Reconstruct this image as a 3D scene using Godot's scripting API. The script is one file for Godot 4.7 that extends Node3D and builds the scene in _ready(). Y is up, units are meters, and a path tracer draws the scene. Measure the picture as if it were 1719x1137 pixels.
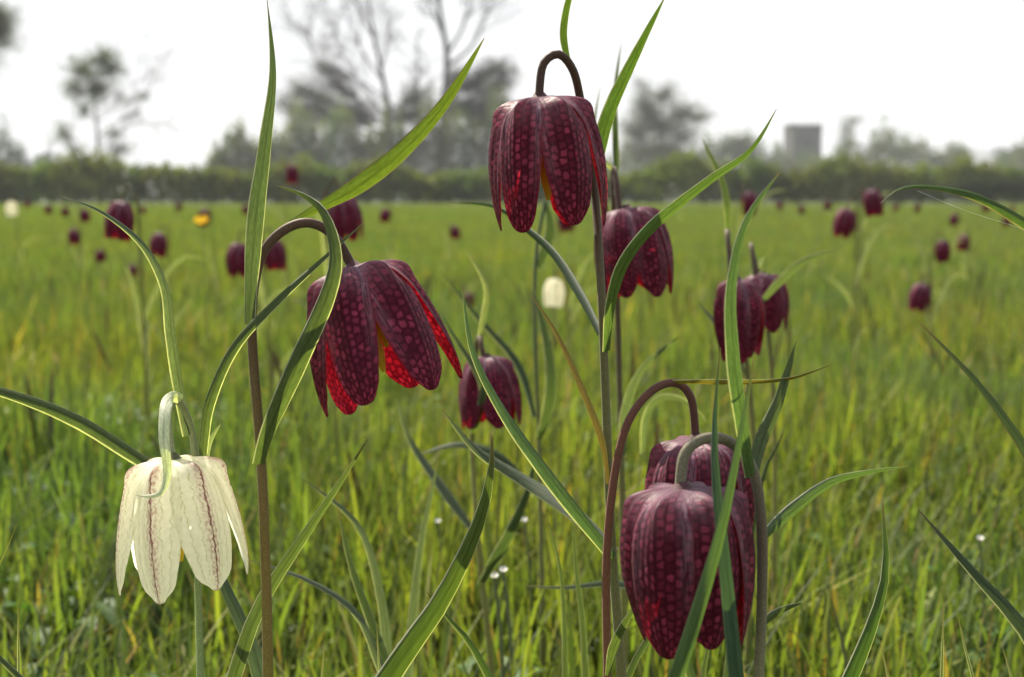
extends Node3D

# ------------------------------------------------------------------ layout
# A low camera in a hay meadow.  P() turns a measured place in the photograph
# (1719 x 1137) and a distance in metres into a point of the world.
const F := 2122.0
const CX := 859.5
const CY := 568.5
const H := 0.30
const PITCH := 0.1082
var cam_basis := Basis(Vector3.RIGHT, -PITCH)
var eye := Vector3(0, H, 0)
var used := {}
var rng := RandomNumberGenerator.new()
var M := {}
var petal_cache := {}


func P(x: float, y: float, d: float) -> Vector3:
	return eye + cam_basis * Vector3((x - CX) / F * d, -(y - CY) / F * d, -d)


# ------------------------------------------------------------------ naming
func numbered(called: String) -> String:
	if not used.has(called):
		used[called] = 0
		return called
	used[called] += 1
	return "%s_%03d" % [called, used[called]]


func thing(called: String, label: String, category: String, at := Vector3.ZERO, group := "") -> Node3D:
	var o := Node3D.new()
	o.name = numbered(called)
	add_child(o)
	o.position = at
	tag(o, label, category, group)
	return o


func tag(o: Node, label: String, category: String, group := "") -> void:
	o.set_meta("label", label)
	o.set_meta("category", category)
	if group:
		o.set_meta("group", group)


func part(parent: Node3D, called: String, mesh: Mesh, mat: Material, at := Transform3D()) -> MeshInstance3D:
	var o := MeshInstance3D.new()
	o.name = called if parent != self else numbered(called)
	o.mesh = mesh
	o.material_override = mat
	o.transform = at
	parent.add_child(o, true)
	return o


# ------------------------------------------------------------------ meshes
func grid(v: PackedVector3Array, cols: int, uv: PackedVector2Array, col := PackedColorArray(), wrap := false) -> ArrayMesh:
	var rows := v.size() / cols
	var idx := PackedInt32Array()
	var nrm := PackedVector3Array()
	nrm.resize(v.size())
	for i in rows - 1:
		for j in cols - 1:
			var a := i * cols + j
			for t in [[a, a + 1, a + cols], [a + 1, a + cols + 1, a + cols]]:
				var n := (v[t[2]] - v[t[0]]).cross(v[t[1]] - v[t[0]])
				idx.append_array(PackedInt32Array(t))
				for k in t:
					nrm[k] += n
	if wrap:
		for i in rows:
			var s := nrm[i * cols] + nrm[i * cols + cols - 1]
			nrm[i * cols] = s
			nrm[i * cols + cols - 1] = s
	for k in nrm.size():
		nrm[k] = nrm[k].normalized() if nrm[k].length_squared() > 0.0 else Vector3.UP
	return commit(v, nrm, idx, uv, col)


func commit(v: PackedVector3Array, n: PackedVector3Array, idx: PackedInt32Array, uv: PackedVector2Array, col: PackedColorArray) -> ArrayMesh:
	var a := []
	a.resize(Mesh.ARRAY_MAX)
	a[Mesh.ARRAY_VERTEX] = v
	a[Mesh.ARRAY_NORMAL] = n
	a[Mesh.ARRAY_INDEX] = idx
	if uv.size() == v.size():
		a[Mesh.ARRAY_TEX_UV] = uv
	if col.size() == v.size():
		a[Mesh.ARRAY_COLOR] = col
	var m := ArrayMesh.new()
	m.add_surface_from_arrays(Mesh.PRIMITIVE_TRIANGLES, a)
	return m


func smooth_path(pts: PackedVector3Array, n: int) -> PackedVector3Array:
	# centripetal-like Catmull-Rom, evenly spaced by arc length
	var fine := PackedVector3Array()
	for i in pts.size() - 1:
		var p0 := pts[maxi(i - 1, 0)]
		var p3 := pts[mini(i + 2, pts.size() - 1)]
		for k in 16:
			fine.append(pts[i].cubic_interpolate(pts[i + 1], p0, p3, k / 16.0))
	fine.append(pts[pts.size() - 1])
	var run := PackedFloat32Array([0.0])
	for i in range(1, fine.size()):
		run.append(run[i - 1] + fine[i].distance_to(fine[i - 1]))
	var out := PackedVector3Array()
	var k := 0
	for i in n:
		var want := run[run.size() - 1] * i / (n - 1)
		while k < run.size() - 2 and run[k + 1] < want:
			k += 1
		out.append(fine[k].lerp(fine[k + 1], clampf((want - run[k]) / maxf(run[k + 1] - run[k], 1e-9), 0, 1)))
	return out


func px(list: Array) -> PackedVector3Array:
	var out := PackedVector3Array()
	for q in list:
		out.append(P(q[0], q[1], q[2]))
	return out


# a tube along a path; radii and colours are spread evenly along it
func tube(path: PackedVector3Array, radii: Array, sides: int, steps: int, base := Vector3.ZERO, cols: Array = [], smoothly := true) -> ArrayMesh:
	var p := smooth_path(path, steps) if smoothly else path
	var v := PackedVector3Array()
	var uv := PackedVector2Array()
	var col := PackedColorArray()
	var t0 := (p[1] - p[0]).normalized()
	var s := t0.cross(Vector3.RIGHT if absf(t0.x) < 0.8 else Vector3.UP).normalized()
	var run := 0.0
	var m := p.size()
	for i in m:
		var t := (p[mini(i + 1, m - 1)] - p[maxi(i - 1, 0)]).normalized()
		s = (s - t * s.dot(t)).normalized()
		var b := t.cross(s)
		var f := float(i) / (m - 1)
		var r := ramp(radii, f)
		if i:
			run += p[i].distance_to(p[i - 1])
		for k in sides + 1:
			var a := TAU * k / sides
			v.append(p[i] - base + (s * cos(a) + b * sin(a)) * r)
			uv.append(Vector2(float(k) / sides, run * 60.0))
			if cols:
				col.append(ramp_color(cols, f) * 1.45)
	return grid(v, sides + 1, uv, col, true)


func ramp(a: Array, f: float) -> float:
	var x := f * (a.size() - 1)
	var i := mini(int(x), a.size() - 2)
	return lerpf(a[i], a[i + 1], x - i) if a.size() > 1 else a[0]


func ramp_color(a: Array, f: float) -> Color:
	if a.size() == 1:
		return a[0]
	var x := f * (a.size() - 1)
	var i := mini(int(x), a.size() - 2)
	return a[i].lerp(a[i + 1], x - i)


# a grass-like leaf: a channelled blade along a path.  half is half its width in metres.
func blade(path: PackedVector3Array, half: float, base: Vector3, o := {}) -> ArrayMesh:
	var steps: int = o.get("steps", 30)
	var p := smooth_path(path, steps)
	var across := [-1.0, -0.93, -0.86, -0.5, -0.22, 0.0, 0.22, 0.5, 0.86, 0.93, 1.0]
	if o.get("coarse", false):
		across = [-1.0, -0.4, 0.4, 1.0]
	var fold: float = o.get("fold", 0.35)
	var tw0: float = deg_to_rad(o.get("twist", 25.0))
	var tw1: float = deg_to_rad(o.get("twist_end", o.get("twist", 25.0)))
	var tint: Color = o.get("tint", Color(0.10, 0.17, 0.06))
	var tip: Color = o.get("tip", Color(0.22, 0.15, 0.08))
	var edge: Color = o.get("edge", Color(0.80, 0.76, 0.64))  # thin pale leaf margin, whitened further to paint in a sunlit rim
	var wide0: float = o.get("wide0", 0.55)
	var peak: float = o.get("peak", 0.35)
	var taper: float = o.get("taper", 3.4 if o.get("ground", false) else 2.2)
	var seed_: int = o.get("seed", 1)
	var nz := FastNoiseLite.new()
	nz.seed = seed_
	nz.frequency = 1.0
	var v := PackedVector3Array()
	var uv := PackedVector2Array()
	var col := PackedColorArray()
	for i in steps:
		var f := float(i) / (steps - 1)
		var t := (p[mini(i + 1, steps - 1)] - p[maxi(i - 1, 0)]).normalized()
		var view := (p[i] - eye).normalized()
		var side := t.cross(view)
		if side.length() < 0.05:
			side = t.cross(Vector3.UP)
		side = side.normalized().rotated(t, lerpf(tw0, tw1, f) + 0.10 * nz.get_noise_1d(f * 3.0))
		var n := side.cross(t)
		var w := lerpf(wide0, 1.0, smoothstep(0.0, peak, f)) * pow(maxf(1.0 - pow(f, taper), 0.0), 0.85)
		w = half * maxf(w, 0.035) * (1.0 + 0.05 * nz.get_noise_1d(f * 6.0 + 9.0))
		for u in across:
			var lift: float = fold * w * (u * u * 0.8 + 0.35 * smoothstep(0.88, 1.0, absf(u)))
			v.append(p[i] - base + side * (u * w) + n * lift)
			uv.append(Vector2(u * 0.5 + 0.5, f * 3.0))
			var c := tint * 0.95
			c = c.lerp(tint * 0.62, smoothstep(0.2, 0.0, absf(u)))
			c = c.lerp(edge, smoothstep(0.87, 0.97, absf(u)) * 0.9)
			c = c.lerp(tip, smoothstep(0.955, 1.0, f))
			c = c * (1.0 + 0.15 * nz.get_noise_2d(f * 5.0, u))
			c.a = 1.0
			col.append(c)
	return grid(v, across.size(), uv, col)


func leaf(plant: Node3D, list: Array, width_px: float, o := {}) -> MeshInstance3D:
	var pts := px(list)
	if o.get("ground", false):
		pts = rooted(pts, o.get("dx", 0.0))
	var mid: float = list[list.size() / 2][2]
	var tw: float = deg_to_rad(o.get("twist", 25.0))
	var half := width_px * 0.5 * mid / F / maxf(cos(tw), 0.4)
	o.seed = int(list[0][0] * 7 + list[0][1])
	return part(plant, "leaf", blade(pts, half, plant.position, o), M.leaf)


# ------------------------------------------------------------------ textures and materials
func hashf(a: int, b: int, c: int) -> float:
	var h := (a * 374761393 + b * 668265263 + c * 974634777) & 0x7fffffff
	h = ((h ^ (h >> 13)) * 1274126177) & 0x7fffffff
	return float((h ^ (h >> 16)) & 0xffff) / 65535.0


# the chequered skin of a snake's head fritillary petal: pale cells in a dark net
func petal_images(seed_: int) -> Array:
	var w := 224
	var h := 448
	var cols := 8.0
	var rows := 20.0
	var im := Image.create(w, h, false, Image.FORMAT_RGB8)
	var bump := Image.create(w, h, false, Image.FORMAT_L8)
	var nz := FastNoiseLite.new()
	nz.seed = seed_
	nz.frequency = 0.02
	for y in h:
		var v := float(y) / h
		for x in w:
			var u := float(x) / w
			var gx := u * cols + 0.16 * nz.get_noise_2d(x * 1.6, y * 1.6)
			var gy := v * rows + 0.28 * nz.get_noise_2d(x * 1.6 + 300.0, y * 1.6)
			var f1 := 9.0
			var f2 := 9.0
			var id := 0.0
			var ix := int(floor(gx))
			for cx in range(ix - 1, ix + 2):
				var stag := gy + (0.5 if (cx & 1) else 0.0)
				var iy := int(floor(stag))
				for cy in range(iy - 1, iy + 2):
					var ox := cx + 0.5 + 0.30 * (hashf(cx, cy, seed_) - 0.5) - gx
					var oy := cy + 0.5 + 0.40 * (hashf(cx, cy, seed_ + 7) - 0.5) - stag
					var dd := pow(pow(absf(ox), 3.0) + pow(absf(oy), 3.0) * 0.75, 1.0 / 3.0)
					if dd < f1:
						f2 = f1
						f1 = dd
						id = hashf(cx, cy, seed_ + 3)
					elif dd < f2:
						f2 = dd
			var cell := smoothstep(-0.06, 0.52, f2 - f1) * (0.10 + 0.90 * id) * smoothstep(0.80, 0.12, f1)
			var mid := absf(u - 0.5)
			cell *= 1.0 - 0.75 * smoothstep(0.05, 0.0, mid)
			cell *= clampf(0.90 + 0.7 * nz.get_noise_2d(x * 0.9, y * 0.9), 0.4, 1.25)
			cell *= smoothstep(0.03, 0.16, v)
			var net := Color(0.082, 0.009, 0.030)
			var pale := Color(0.42, 0.075, 0.160)
			var c := net.lerp(pale, clampf(cell, 0, 1))
			# pale bloom plus painted sunlit sheen over the shoulders and along the pleats
			var bloom_sheen := smoothstep(0.42, 0.05, v) * (0.42 + 0.45 * nz.get_noise_2d(x * 3.0, y * 0.5 + 900.0))
			bloom_sheen += 0.55 * smoothstep(0.24, 0.42, mid) * smoothstep(0.9, 0.3, v) * (0.5 + nz.get_noise_2d(x * 5.0, y * 0.6))
			c = c.lerp(Color(0.48, 0.35, 0.43), clampf(bloom_sheen, 0.0, 0.62))
			c = c.lerp(Color(0.30, 0.02, 0.05), smoothstep(0.44, 0.5, mid) * 0.5)
			im.set_pixel(x, y, c.linear_to_srgb())
			bump.set_pixel(x, y, Color.from_hsv(0, 0, clampf(0.35 + cell * 0.6, 0, 1)))
	return [im, bump]


func white_petal_image(seed_: int) -> Image:
	var w := 224
	var h := 448
	var im := Image.create(w, h, false, Image.FORMAT_RGB8)
	var nz := FastNoiseLite.new()
	nz.seed = seed_
	nz.frequency = 0.018
	for y in h:
		var v := float(y) / h
		for x in w:
			var u := float(x) / w
			var wob := 0.030 * nz.get_noise_2d(x * 0.3, y * 1.6) + 0.016 * nz.get_noise_2d(7.0, y * 4.0)
			var m := absf(u - 0.5 + wob)
			var c := Color(0.92, 0.92, 0.84)
			c = c * (1.0 + 0.10 * nz.get_noise_2d(x * 2.0, y * 2.0))
			# faint green parallel veins
			var vein := absf(fposmod((u + wob * 1.5) * 6.0, 1.0) - 0.5) * 2.0
			c = c.lerp(Color(0.40, 0.46, 0.18), smoothstep(0.78, 0.97, vein) * (0.42 + 0.5 * nz.get_noise_2d(x, y * 4.0)))
			# wine coloured midrib and the blush round it
			var span := smoothstep(0.02, 0.20, v)
			var blot := 0.35 + 1.3 * nz.get_noise_2d(x * 3.5, y * 3.5)
			c = c.lerp(Color(0.33, 0.11, 0.12), span * smoothstep(0.19, 0.03, m) * 0.75 * clampf(blot, 0.2, 1.0))
			c = c.lerp(Color(0.17, 0.035, 0.06), span * smoothstep(0.024, 0.010, m) * clampf(0.8 + 0.7 * nz.get_noise_2d(x * 1.0, y * 2.2), 0.3, 0.95))
			var m2 := absf(absf(u - 0.5 + wob * 2.0) - 0.075)
			c = c.lerp(Color(0.30, 0.11, 0.11), span * smoothstep(0.014, 0.004, m2) * clampf(0.2 + 0.8 * nz.get_noise_2d(x * 2.0 + 50.0, y * 5.0), 0.0, 0.7))
			c = c.lerp(Color(0.50, 0.36, 0.22), smoothstep(0.965, 1.0, v) * 0.8)
			c = c.lerp(Color(0.45, 0.26, 0.22), smoothstep(0.10, 0.16, v) * smoothstep(0.26, 0.17, v) * smoothstep(0.16, 0.02, m) * 0.5)
			c = c.lerp(Color(0.62, 0.66, 0.42), smoothstep(0.10, 0.0, v))
			im.set_pixel(x, y, Color(c.r, c.g, c.b).linear_to_srgb())
	return im


func leaf_image() -> Image:
	var w := 128
	var h := 256
	var im := Image.create(w, h, false, Image.FORMAT_RGB8)
	var nz := FastNoiseLite.new()
	nz.seed = 4
	nz.frequency = 0.03
	for y in h:
		for x in w:
			var stripe := 0.5 + 0.5 * sin(x * 0.55 + 0.8 * nz.get_noise_2d(x, y * 0.3))
			var g := 0.80 + 0.16 * stripe + 0.12 * nz.get_noise_2d(x * 4.0, y * 0.4) + 0.10 * nz.get_noise_2d(x * 1.2, y * 1.2)
			if hashf(x, y, 5) > 0.985:
				g *= 0.86
			g = clampf(g, 0, 1)
			im.set_pixel(x, y, Color(g, g, g))
	return im


func stem_image() -> Image:
	var w := 64
	var h := 256
	var im := Image.create(w, h, false, Image.FORMAT_RGB8)
	var nz := FastNoiseLite.new()
	nz.seed = 14
	nz.frequency = 0.09
	nz.noise_type = FastNoiseLite.TYPE_CELLULAR
	for y in h:
		for x in w:
			var g := 0.78 + 0.38 * nz.get_noise_2d(x * 2.2, y * 1.6) + 0.14 * (hashf(x, y, 3) - 0.5)
			g = clampf(g + 0.2, 0.3, 1)
			im.set_pixel(x, y, Color(g, g * 0.98, g * 0.94))
	return im


func std(named: String, rough: float, spec := 0.5) -> StandardMaterial3D:
	var m := StandardMaterial3D.new()
	m.resource_name = named
	m.roughness = rough
	m.metallic_specular = spec
	m.cull_mode = BaseMaterial3D.CULL_DISABLED
	return m


func vertex_mat(named: String, rough: float, through := Color.BLACK, spec := 0.5) -> StandardMaterial3D:
	var m := std(named, rough, spec)
	m.vertex_color_use_as_albedo = true
	if through != Color.BLACK:
		m.backlight_enabled = true
		m.backlight = through
	return m


func make_materials() -> void:
	for k in 3:
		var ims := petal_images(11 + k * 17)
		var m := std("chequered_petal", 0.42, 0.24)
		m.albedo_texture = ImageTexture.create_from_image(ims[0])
		m.heightmap_enabled = true
		m.heightmap_texture = ImageTexture.create_from_image(ims[1])
		m.heightmap_scale = 0.016
		m.texture_repeat = false
		m.backlight_enabled = true
		m.backlight = Color(1.22, 0.10, 0.12).linear_to_srgb()
		m.rim_enabled = true
		m.rim = 0.12
		m.rim_tint = 0.2
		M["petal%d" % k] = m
	for k in 2:
		var m := std("white_petal", 0.45, 0.4)
		m.albedo_texture = ImageTexture.create_from_image(white_petal_image(5 + k * 8))
		m.texture_repeat = false
		m.backlight_enabled = true
		m.backlight = Color(1.5, 1.48, 1.36).linear_to_srgb()
		M["white%d" % k] = m
	M.leaf = vertex_mat("leaf", 0.55, Color(0.95, 1.0, 0.56), 0.28)
	M.leaf.albedo_texture = ImageTexture.create_from_image(leaf_image())
	M.stem = vertex_mat("stem", 0.6, Color.BLACK, 0.24)
	M.stem.albedo_texture = ImageTexture.create_from_image(stem_image())
	M.stem.rim_enabled = true
	M.stem.rim = 0.20
	M.stem.rim_tint = 0.5
	M.grass = vertex_mat("grass", 0.55, Color(0.92, 1.0, 0.54), 0.3)
	M.foliage = vertex_mat("foliage", 0.7, Color(0.9, 1.0, 0.5), 0.2)
	M.bark = vertex_mat("bark", 0.9, Color.BLACK, 0.2)
	var y := std("pollen", 0.6)
	y.albedo_color = Color(0.52, 0.42, 0.06).linear_to_srgb()
	y.backlight_enabled = true
	y.backlight = Color(1.0, 0.9, 0.3)
	M.yellow = y
	var b := std("buttercup", 0.3)
	b.albedo_color = Color(0.85, 0.52, 0.01).linear_to_srgb()
	b.backlight_enabled = true
	b.backlight = Color(1, 0.8, 0.1)
	M.buttercup = b
	var wh := std("small_white_petal", 0.6)
	wh.albedo_color = Color(0.85, 0.85, 0.85)
	M.daisy = wh
	var g := std("soil", 0.95, 0.2)
	var n := NoiseTexture2D.new()
	n.width = 256
	n.height = 256
	n.seamless = true
	var fn := FastNoiseLite.new()
	fn.seed = 3
	fn.frequency = 0.04
	n.noise = fn
	var r := Gradient.new()
	r.colors = PackedColorArray([Color(0.045, 0.06, 0.018).linear_to_srgb(), Color(0.09, 0.14, 0.03).linear_to_srgb()])
	n.color_ramp = r
	g.albedo_texture = n
	g.uv1_triplanar = true
	g.uv1_world_triplanar = true
	g.uv1_scale = Vector3(1.7, 1.7, 1.7)
	M.ground = g
	var st := std("tower_stone", 0.9, 0.2)
	var n2 := NoiseTexture2D.new()
	n2.width = 256
	n2.height = 256
	n2.seamless = true
	var fn2 := FastNoiseLite.new()
	fn2.seed = 8
	fn2.frequency = 0.05
	n2.noise = fn2
	var r2 := Gradient.new()
	r2.colors = PackedColorArray([Color(0.05, 0.05, 0.052).linear_to_srgb(), Color(0.12, 0.115, 0.11).linear_to_srgb()])
	n2.color_ramp = r2
	st.albedo_texture = n2
	st.uv1_triplanar = true
	st.uv1_scale = Vector3(0.35, 0.35, 0.35)
	M.stone = st
	var dk := std("louvre", 0.9, 0.2)
	dk.albedo_color = Color(0.03, 0.03, 0.03).linear_to_srgb()
	M.dark = dk
	var sl := std("silk", 0.3, 0.8)
	sl.albedo_color = Color(0.8, 0.8, 0.8)
	M.silk = sl


# ------------------------------------------------------------------ flowers
func curve_at(a: Array, f: float) -> float:
	var x := clampf(f, 0, 1) * (a.size() - 1)
	var i := mini(int(x), a.size() - 2)
	return cubic_interpolate(a[i], a[i + 1], a[maxi(i - 1, 0)], a[mini(i + 2, a.size() - 1)], x - i)


# one petal of a bell that hangs along -y; phi 0 faces +z.  Lengths in units of the bell's length L.
func petal_mesh(L: float, phi: float, inner: bool, o: Dictionary, nu := 34, nv := 38) -> ArrayMesh:
	var flare: float = o.get("flare", 0.0)
	var fat: float = o.get("fat", 1.0)
	var dome: float = o.get("dome", 0.0)
	var slim: float = o.get("slim", 1.0)
	var r_ := RandomNumberGenerator.new()
	r_.seed = int(o.get("seed", 1) * 100 + phi * 10.0)
	var long_ := 1.0 + r_.randf_range(-0.04, 0.04)
	var lean := flare + r_.randf_range(-0.03, 0.03)
	var sway := r_.randf_range(-0.03, 0.03)
	# eleven even stations from the stalk to the tip
	var rad := [0.045, 0.19, 0.315, 0.370, 0.398, 0.412, 0.418, 0.415, 0.402, 0.380, 0.35]
	var drop := [0.0, 0.01, 0.065, 0.165, 0.28, 0.40, 0.52, 0.64, 0.76, 0.88, 0.985]
	var wid := [0.05, 0.120, 0.18, 0.220, 0.238, 0.242, 0.236, 0.220, 0.190, 0.145, 0.0]
	var R := Vector3(sin(phi), 0, cos(phi))
	var T := Vector3(cos(phi), 0, -sin(phi))
	var v := PackedVector3Array()
	var uv := PackedVector2Array()
	for i in nv:
		var f := float(i) / (nv - 1)
		var g := f if f < 0.85 else lerpf(0.85, 1.0, sin((f - 0.85) / 0.15 * PI / 2))
		var r := curve_at(rad, g) * fat
		var y := curve_at(drop, g) * long_
		var w := curve_at(wid, g) * (1.06 if inner else 0.90) * lerpf(fat, fat * slim, smoothstep(0.15, 0.45, g))
		w = maxf(w, float(o.get("blunt", 0.36)) * sqrt(maxf(1.0 - g, 0.0)) * smoothstep(0.7, 0.9, g) + 0.003)
		r *= 1.0 - dome * 0.22 * exp(-pow((g - 0.20) / 0.14, 2.0))
		y += dome * 0.05 * smoothstep(0.0, 0.25, g)
		r += lean * smoothstep(0.2, 1.0, g) * g - (0.012 if inner else -0.008) * smoothstep(0.0, 0.2, g)
		var keel := (0.050 * exp(-pow((g - 0.20) / 0.09, 2.0)) + 0.012 * smoothstep(0.1, 0.3, g)) * (1.0 if not inner else 0.8)
		for j in nu:
			var u := float(j) / (nu - 1) * 2.0 - 1.0
			var s := u * w
			var curl := s * s / (2.0 * maxf(r, 0.12)) * lerpf(1.0, 1.25, smoothstep(0.5, 1.0, g))
			var out := r - curl + keel * exp(-pow(u / 0.24, 2.0))
			out += 0.050 * (sqrt((1.0 - absf(u)) * (1.0 - absf(u)) + 0.01) - 0.45) * smoothstep(0.05, 0.25, g) * smoothstep(1.0, 0.45, g)
			out += 0.0050 * cos(u * 21.0 + sway * 30.0) * smoothstep(0.05, 0.25, g) * (1.0 - 0.6 * g) * smoothstep(0.05, 0.35, absf(u))
			out -= 0.016 * exp(-pow((absf(u) - 0.62) / 0.16, 2.0)) * smoothstep(0.05, 0.2, g) * smoothstep(0.75, 0.3, g)
			var lift := 0.020 * exp(-pow((g - 0.17) / 0.08, 2.0)) * exp(-pow(u / 0.3, 2.0)) - 0.03 * u * u * smoothstep(0.0, 0.15, g) * smoothstep(0.35, 0.15, g)
			v.append((R * out + T * (s + sway * g * g) + Vector3(0, -y + lift, 0)) * L)
			uv.append(Vector2(u * 0.5 + 0.5, g))
	return grid(v, nu, uv)


func stamen_mesh(L: float, phi: float) -> ArrayMesh:
	var R := Vector3(sin(phi), 0, cos(phi)) * L
	var Y := Vector3(0, -L, 0)
	return tube(PackedVector3Array([R * 0.03 + Y * 0.05, R * 0.065 + Y * 0.32, R * 0.08 + Y * 0.45, R * 0.085 + Y * 0.55, R * 0.085 + Y * 0.63]), [0.010 * L, 0.010 * L, 0.010 * L, 0.024 * L, 0.032 * L, 0.028 * L, 0.010 * L], 7, 14)


func style_mesh(L: float) -> ArrayMesh:
	var Y := Vector3(0, -L, 0)
	return tube(PackedVector3Array([Y * 0.02, Y * 0.35, Y * 0.60, Y * 0.80]), [0.05 * L, 0.07 * L, 0.03 * L, 0.03 * L, 0.05 * L, 0.015 * L], 8, 14)


# flower at "at" (the stalk's end), its mouth pointing along "down"
func bell(plant: Node3D, at: Vector3, down: Vector3, L: float, turn: float, o := {}) -> MeshInstance3D:
	var y := -down.normalized()
	var toward := (eye - at)
	var z := (toward - y * toward.dot(y)).normalized()
	var basis := Basis(y.cross(z), y, z)
	var white: bool = o.get("white", false)
	var head := part(plant, "flower", tube(PackedVector3Array([Vector3(0, 0.04, 0) * L, Vector3(0, 0.01, 0) * L, Vector3(0, -0.02, 0) * L]), [0.035 * L, 0.06 * L, 0.09 * L], 10, 6, Vector3.ZERO, [Color(0.12, 0.13, 0.07) if white else Color(0.10, 0.05, 0.06)]), M.stem, Transform3D(basis, at - plant.position))
	var far: bool = o.get("far", false)
	for k in 6:
		var phi: float = deg_to_rad(turn + k * 60.0)
		var m: Mesh
		if far:
			var key := "%d_%d_%.2f_%d" % [k, int(turn), o.get("flare", 0.0), int(o.get("seed", 1))]
			if not petal_cache.has(key):
				petal_cache[key] = petal_mesh(1.0, phi, k % 2 == 1, o, 11, 18)
			m = petal_cache[key]
		else:
			m = petal_mesh(L, phi, k % 2 == 1, o)
		var kind: int = o.get("seed", 1) + k
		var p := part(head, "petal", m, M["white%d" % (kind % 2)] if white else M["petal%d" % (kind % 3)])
		if far:
			p.scale = Vector3.ONE * L
	if not far:
		for k in 6:
			part(head, "stamen", stamen_mesh(L, deg_to_rad(turn + 30 + k * 60)), M.yellow)
		part(head, "style", style_mesh(L), M.yellow)
	return head


func stalk(plant: Node3D, path: PackedVector3Array, r0: float, r1: float, cols: Array, steps := 190) -> MeshInstance3D:
	return part(plant, "stem", tube(path, [r0, lerpf(r0, r1, 0.4), r1, r1], 12, steps, plant.position, cols), M.stem)


func grounded(list: Array, dx := 0.0, dz := 0.0) -> PackedVector3Array:
	return rooted(px(list), dx, dz)


# carries a path on from its first point down to the soil, in even steps that keep its direction
func rooted(pts: PackedVector3Array, dx := 0.0, dz := 0.0) -> PackedVector3Array:
	var p := pts[0]
	var dir := (pts[1] - p).normalized()
	var slant := clampf(dir.x / maxf(dir.y, 0.25), -0.9, 0.9) * 0.5
	var g := Vector3(p.x - slant * p.y + dx, 0.0, p.z + dz)
	var c := p - dir * p.y * 0.4
	var out := PackedVector3Array()
	var n := maxi(3, int(p.y / 0.022))
	for i in n:
		var f := float(i) / n
		out.append(g.lerp(c, f).lerp(c.lerp(p, f), f))
	out.append_array(pts)
	return out


const GREEN := Color(0.122, 0.160, 0.075)
const GREY := Color(0.155, 0.19, 0.135)
const DARK := Color(0.088, 0.122, 0.068)
const OLIVE := Color(0.20, 0.21, 0.06)
const BROWN := Color(0.17, 0.12, 0.06)


func plant_at(p: Vector3, label: String, category := "flower", group := "") -> Node3D:
	return thing("fritillary", label, category, Vector3(p.x, 0, p.z), group)


func white_plant() -> void:
	var d := 0.36
	var path := grounded([[336, 1137, d], [332, 980, d + 0.012], [330, 840, d + 0.018], [325, 745, d + 0.016], [312, 695, d + 0.012], [296, 672, d + 0.006], [283, 690, d + 0.004], [284, 735, d + 0.003], [290, 768, d + 0.002]])
	var t := plant_at(path[0], "white fritillary with wine veined petals hanging at the left")
	stalk(t, path, 0.00165, 0.0011, [Color(0.26, 0.34, 0.13), Color(0.26, 0.34, 0.13), Color(0.20, 0.28, 0.11), Color(0.32, 0.36, 0.22)])
	bell(t, P(290, 770, d), Vector3(0.06, -1, 0.04), 0.0372, -27, {"white": true, "seed": 4, "flare": 0.13, "fat": 0.93, "slim": 0.98, "dome": 0.15, "blunt": 0.24})
	leaf(t, [[318, 730, d + 0.014], [300, 640, d + 0.008], [288, 560, d], [277, 480, d - 0.005], [238, 408, d - 0.01], [170, 355, d - 0.015], [103, 330, d - 0.02]], 21, {"tint": GREY, "twist": 35, "twist_end": 50, "tip": Color(0.4, 0.38, 0.3), "wide0": 0.95, "peak": 0.3})
	leaf(t, [[304, 672, d + 0.004], [290, 667, d - 0.006], [277, 684, d - 0.016], [274, 740, d - 0.022], [279, 795, d - 0.024], [266, 829, d - 0.025], [228, 832, d - 0.023]], 21, {"tint": Color(0.85, 0.88, 0.74), "tip": Color(0.15, 0.2, 0.1), "twist": -5, "twist_end": 40, "wide0": 0.9, "taper": 4.0})  # strip leaf tinted near white: strong light from above painted into its colour
	leaf(t, [[330, 850, d + 0.018], [285, 800, d + 0.022], [235, 770, d + 0.02], [130, 705, d + 0.005], [0, 656, d - 0.02], [-120, 640, d - 0.045]], 26, {"tint": GREEN, "twist": 35, "wide0": 0.6})
	leaf(t, [[336, 820, d + 0.016], [341, 740, d + 0.008], [352, 672, d - 0.002], [395, 580, d - 0.008], [470, 500, d - 0.008], [545, 432, d - 0.002], [610, 374, d + 0.004]], 20, {"tint": GREEN, "twist": -25, "wide0": 0.7, "tip": Color(0.3, 0.3, 0.2)})
	leaf(t, [[339, 830, d + 0.018], [345, 765, d + 0.014], [355, 735, d + 0.01], [371, 711, d + 0.008]], 16, {"tint": Color(0.3, 0.34, 0.27), "twist": 10})
	leaf(t, [[455, 1200, d + 0.02], [425, 1090, d + 0.02], [378, 985, d + 0.024], [335, 890, d + 0.03], [318, 835, d + 0.03]], 38, {"ground": true, "tint": Color(0.11, 0.15, 0.13), "twist": 20, "edge": Color(0.3, 0.33, 0.28)})


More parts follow.
